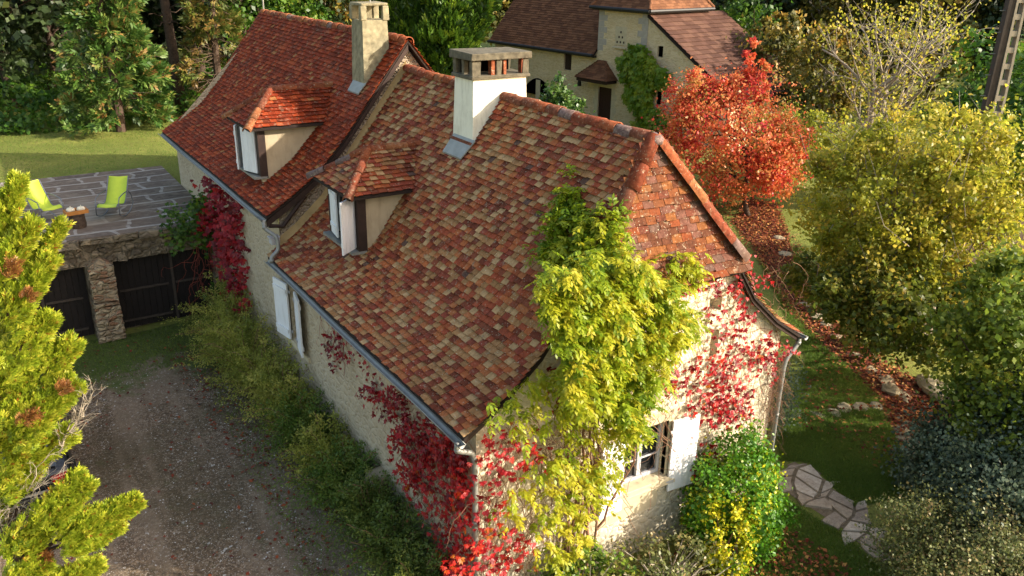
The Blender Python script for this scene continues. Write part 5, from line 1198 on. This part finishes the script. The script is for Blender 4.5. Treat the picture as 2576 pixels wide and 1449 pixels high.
for k in range(16): q = atg(2270+R(-15, 15)+k*3, 1050+k*9); rock(q, (R(.14, .25), R(.1, .2), .06), 'small rough stone on the right rim of the lawn', 'rough stones right of the lawn')
for (a, b, s, lb) in [(2350, 985, .5, 'large mossy boulder beside the leafy path'), (2330, 960, .3, 'medium boulder just above the large mossy boulder'), (2240, 985, .32, 'rounded pale boulder left of the mossy boulders'), (2375, 1010, .35, 'low mossy boulder under the green tree')]:
    q = atg(a, b); rock(q, (s, s*.7, s*.6), lb, None, 'boulder')
# litter
def litter(name, polys, n, sz, mat=L_lit, lift=.03, hue=(0, 1)):
    P = np.concatenate([polysample(np.array(pl_)[:, :2], int(n*w_), lambda a, b: np.array([a, b, 0])) for pl_, w_ in polys]); P[:, 2] = H(P[:, 0], P[:, 1])+lift+rng.uniform(0, .02, len(P))
    A = rng.normal(size=P.shape)*[1, 1, .25]; N = np.array([0, 0, 1])+rng.normal(0, .35, P.shape)
    o = leafobj(name, [leaves(P, A, N, sz*rng.uniform(.6, 1.3, len(P)), sz*.7, rng.uniform(*hue, len(P)), .2)], mat); tag(o, kind='stuff'); return o
def WP(pp): return [atg(a, b)[:2] for a, b in pp]
litter('fallen_leaves', [(LP, .55), (WP([(1950, 560), (2000, 600), (2300, 950), (2250, 1200), (1990, 1060), (2050, 900)]), .08), (WP([(1700, 1380), (1980, 1330), (2150, 1440), (2100, 1600), (1600, 1600)]), .1), (WP([(2300, 1000), (2576, 1000), (2576, 1150), (2330, 1250)]), .12), (WP([(1560, 430), (1900, 470), (2000, 600), (1900, 640)]), .15)], 16000, .1)
litter('fallen_leaves', [([(-1.6, 1), (.2, 0), (.2, 12), (-1.8, 13)], .6), ([(-5, 0), (-.5, 0), (-1, 13.5), (-5, 13.5)], .4)], 900, .09, hue=(0, .7))
# grass tufts
def grass(polys, n, h):
    P = np.concatenate([polysample(np.array(pl_)[:, :2], int(n*w_), lambda a, b: np.array([a, b, 0])) for pl_, w_ in polys]); P[:, 2] = H(P[:, 0], P[:, 1])-.005
    k = np.sin(P[:, 0]*1.3+1)*np.cos(P[:, 1]*1.7)+rng.normal(0, .6, len(P)); A = rng.normal(size=P.shape)*[.6, .6, .1]+[0, 0, .8]
    o = leafobj('grass', [leaves(P, A, unit(len(P)), h*rng.uniform(.5, 1.4, len(P)), .012, .45+.16*k, .1)], L_grs); tag(o, kind='stuff')
grass([(WP([(1960, 1040), (2210, 1030), (2270, 1130), (2270, 1250), (2150, 1280), (2030, 1165), (1960, 1160)]), .35), (WP([(1900, 640), (2050, 850), (2220, 1010), (1980, 1040), (2030, 900)]), .22), (WP([(1700, 1400), (1970, 1250), (2130, 1350), (2230, 1449), (1600, 1560)]), .25), ([(-6, 11.8), (.2, 11.5), (.2, 14.2), (-6, 14.2)], .1), ([(-1.9, 0), (.2, -.5), (.2, 12), (-1.2, 12)], .08)], 110000, .085)
grass([([(-14, 21.4), (5, 21.4), (9, 33), (-14, 36)], 1)], 30000, .1)
# pebbles
P = polysample([(-8, 0), (.2, 0), (.1, 12), (-8, 13)], 5200, lambda a, b: np.array([a, b, .012]))
o = leafobj('pebbles', [leaves(P, rng.normal(size=P.shape)*[1, 1, .1], np.array([0, 0, 1])+rng.normal(0, .2, P.shape), rng.uniform(.015, .045, len(P)), rng.uniform(.012, .03, len(P)), rng.uniform(0, 1, len(P)), .3)], NT('x').m); o.data.materials.clear()
t = NT('pale_pebbles'); o.data.materials.append(t.fin(t.ramp(t.attr(), [(0, '#7a6c60'), (.5, '#9c9084'), (1, '#e0dcd4')]), .9)); tag(o, kind='stuff')

# ------------------------------------------------------------------ woodland backdrop
def proto(kind, i):
    if kind == 'con':
        o = empty('woodland_conifer', (0, 0, -200), label='dark conifer in the shaded wood behind the lawn and houses', cat='tree', group='conifers of the background wood'); pr = []
        for q in range(34):
            z = 2+q*.32; r = (1-q/38)*3.2*R(.7, 1.1); a = R(0, 6.28); b0_ = np.array([0, 0, z]); tp = np.array([math.cos(a)*r, math.sin(a)*r, z-.3*r+R(-.3, .4)])
            pr += plume(b0_+(tp-b0_)*.2, tp, .7, 26, .5, .2, (.1, .95), nsub=5)
        pr += plume((0, 0, 9), (0, 0, 14), .9, 60, .5, .2, nsub=5)
        leafobj('crown', pr, [L_drk, L_grn][i % 2], o); mb = MB(); limb(mb, (0, 0, -.5), (0, 0, 13.5), .28, .05, 8, .01, 7)
        for q in range(26): z = R(1, 8); a = R(0, 6.28); limb(mb, (0, 0, z), (math.cos(a)*R(1, 2.4), math.sin(a)*R(1, 2.4), z+R(-.5, .3)), .03, .008, 4, .08, 3)
        mb.build('trunk', M_barkp if i % 2 else M_bark, o, smooth=True)
    else:
        mats = [L_drk, L_aut, L_grn, L_aut]; lbs = ['dark broadleaf tree in the shaded background wood', 'yellowing broadleaf tree in the background wood', 'green broadleaf tree in the background wood', 'ochre broadleaf tree in the background wood']
        o = tree('woodland_tree', lbs[i], 'tree', (0, 0, -200), [((0, 0, -200+6.5), (3.4, 3.4, 4.2)), ((1.2, -1, -200+4), (2.6, 2.6, 2.6)), ((-1, 1, -200+9), (2.2, 2.2, 2.4))], mats[i], .25, .42, 150, 34, limbs=26, group=lbs[i].replace('tree', 'trees').replace('a ', ''), hue=(.0, .8), clr=.15, bark=M_barkp if i == 1 else M_bark)
    return o
PRO = [proto('con', 0), proto('con', 1), proto('b', 0), proto('b', 1), proto('b', 2), proto('b', 3)]
def place(k, px, D, sc=1.0, z=None):
    q = atd(px, 300, D); x, y = q[0], q[1]; return copytree(PRO[k], (x, y, float(H(x, y))-.1), R(0, 6.28), sc*R(.9, 1.12))
spec = []
for px in range(-150, 1000, 95): spec += [(int(rng.choice([0, 2, 2, 1])), px+R(-30, 30), R(52, 60), R(.9, 1.15))]
for px in range(-150, 1500, 110): spec += [(int(rng.choice([0, 2, 3, 4])), px+R(-30, 30), R(66, 80), R(1.0, 1.3))]
for px in range(1750, 2750, 85): spec += [(int(rng.choice([3, 5, 5, 2, 3])), px+R(-30, 30), R(62, 76), R(.85, 1.15))]
for px in range(1400, 2800, 100): spec += [(int(rng.choice([0, 2, 3])), px+R(-30, 30), R(85, 100), R(1.1, 1.5))]
spec += [(2, 40, 45, .8), (2, 150, 47, .8), (4, 620, 50, .7), (3, 830, 55, .8), (4, 760, 52, .6), (3, 1930, 52, .55), (3, 2060, 50, .6), (4, 1880, 56, .65), (4, 2500, 45, .6), (4, 2570, 40, .6), (3, 2620, 48, .7)]
for k, px, D, sc in spec: place(k, px, D, sc)
for o in PRO:
    for ch_ in list(o.children): bpy.data.objects.remove(ch_)
    bpy.data.objects.remove(o)
# distinct conifers left
def spruce(name, label, px, D, h, r, mat, n=60, dead=10, hue=(.2, 1), ll=.28):
    q = atd(px, 300, D); b0 = np.array([q[0], q[1], float(H(q[0], q[1]))]); o = empty(name, tuple(b0), label=label, cat='tree'); pr = []
    for k in range(n):
        z = .9+(h-2)*k/n; rr = r*(1-.6*k/n)*R(.6, 1.1); a = R(0, 6.28); s = np.array([0, 0, z+.1]); tp = np.array([math.cos(a)*rr, math.sin(a)*rr, z-.35*rr])
        pr += plume(s+(tp-s)*.3, tp, .5, 42, ll, .1, hue, nsub=6)
    leafobj('crown', pr, mat, o); mb = MB(); limb(mb, (0, 0, -.3), (0, 0, h), .2, .06, 8, .01, 8)
    for k in range(dead*6): z = R(1, h*.9); a = R(0, 6.28); rr = R(.8, r*1.05); limb(mb, (0, 0, z), (math.cos(a)*rr, math.sin(a)*rr, z+R(-.3, .5)), .025, .006, 5, .1, 3)
    mb.build('trunk', M_bark, o); return o
spruce('spruce', 'sunlit green spruce with drooping boughs standing over the ivy bank', 300, 38, 8.5, 2.3, leafmat('spruce_spray', [(0, '#274018'), (.5, '#44662a'), (.85, '#6c8440'), (1, '#8a6a3c')], .3), 60)
spruce('larch', 'thin lichened conifer with silvery dead twigs beside the upper roof', 560, 40, 9.5, 1.8, leafmat('larch_spray', [(0, '#2c3c18'), (.6, '#5a6a2c'), (1, '#8c7040')], .3), 30, 26)
for (px, py, lb, r) in ((462, 292, 'dark bare conifer trunk rising from the bank left of the farmhouse', .22), (515, 245, 'second dark bare trunk, closer to the farmhouse roof', .24)):
    q = at(px, py, 2, 2.6); o = empty('pine_tree', (q[0], q[1], 2.5), label=lb, cat='tree'); mb = MB()
    mb.tube([(0, 0, -.3), (-.1, 0, 2.5), (-.2, .1, 5.5), (-.4, .1, 9.5)], [r*1.3, r, r*.85, r*.6], 9)
    for k in range(26): z = R(1.5, 9); a = R(0, 6.28); L_ = R(.3, 1.6); limb(mb, (-.2, .1, z), (-.2+math.cos(a)*L_, math.sin(a)*L_, z+R(-.1, .4)), .03, .008, 4, .08, 4)
    mb.build('trunk', M_bark, o, smooth=True)
    leafobj('crown', plume((-.4, .1, 7.5), (-.4, .1, 11.5), 2.0, 500, .3, .1, nsub=6), L_grn, o)
# ivy bank (uncountable ground cover)
V_ = []; n_ = 26000
x = rng.uniform(-14, 12, n_); yb = 29.5+rng.uniform(0, 13, n_)+.25*x*.2; hh = .9*np.clip((yb-29)/3, .15, 1)+.35*np.sin(x*1.3)*np.cos(yb*1.1)
P = np.stack([x, yb, H(x, yb)+np.maximum(.1, hh)+rng.normal(0, .13, n_)], 1)
o = leafobj('ground_cover', [leaves(P, rng.normal(size=P.shape), np.array([0, -.3, 1])+rng.normal(0, .5, P.shape), .24*rng.uniform(.6, 1.3, n_), .17, np.clip(.4+.25*np.sin(x*2)*np.sin(yb*1.5)+rng.normal(0, .15, n_), 0, 1))], L_grn); tag(o, kind='stuff')
for px in range(2300, 2900, 60):
    q = atd(px, 420, R(33, 40)); 
tree('background_bush', 'green leafy bush behind the utility pole', 'bush', tuple(atd(2560, 500, 31)*[1, 1, 0]), [(atd(2560, 300, 31), (2.2, 2.2, 2.6)), (atd(2560, 520, 30), (2, 2, 2))], L_grn, .1, .2, 200, 45, hue=(.1, .8))
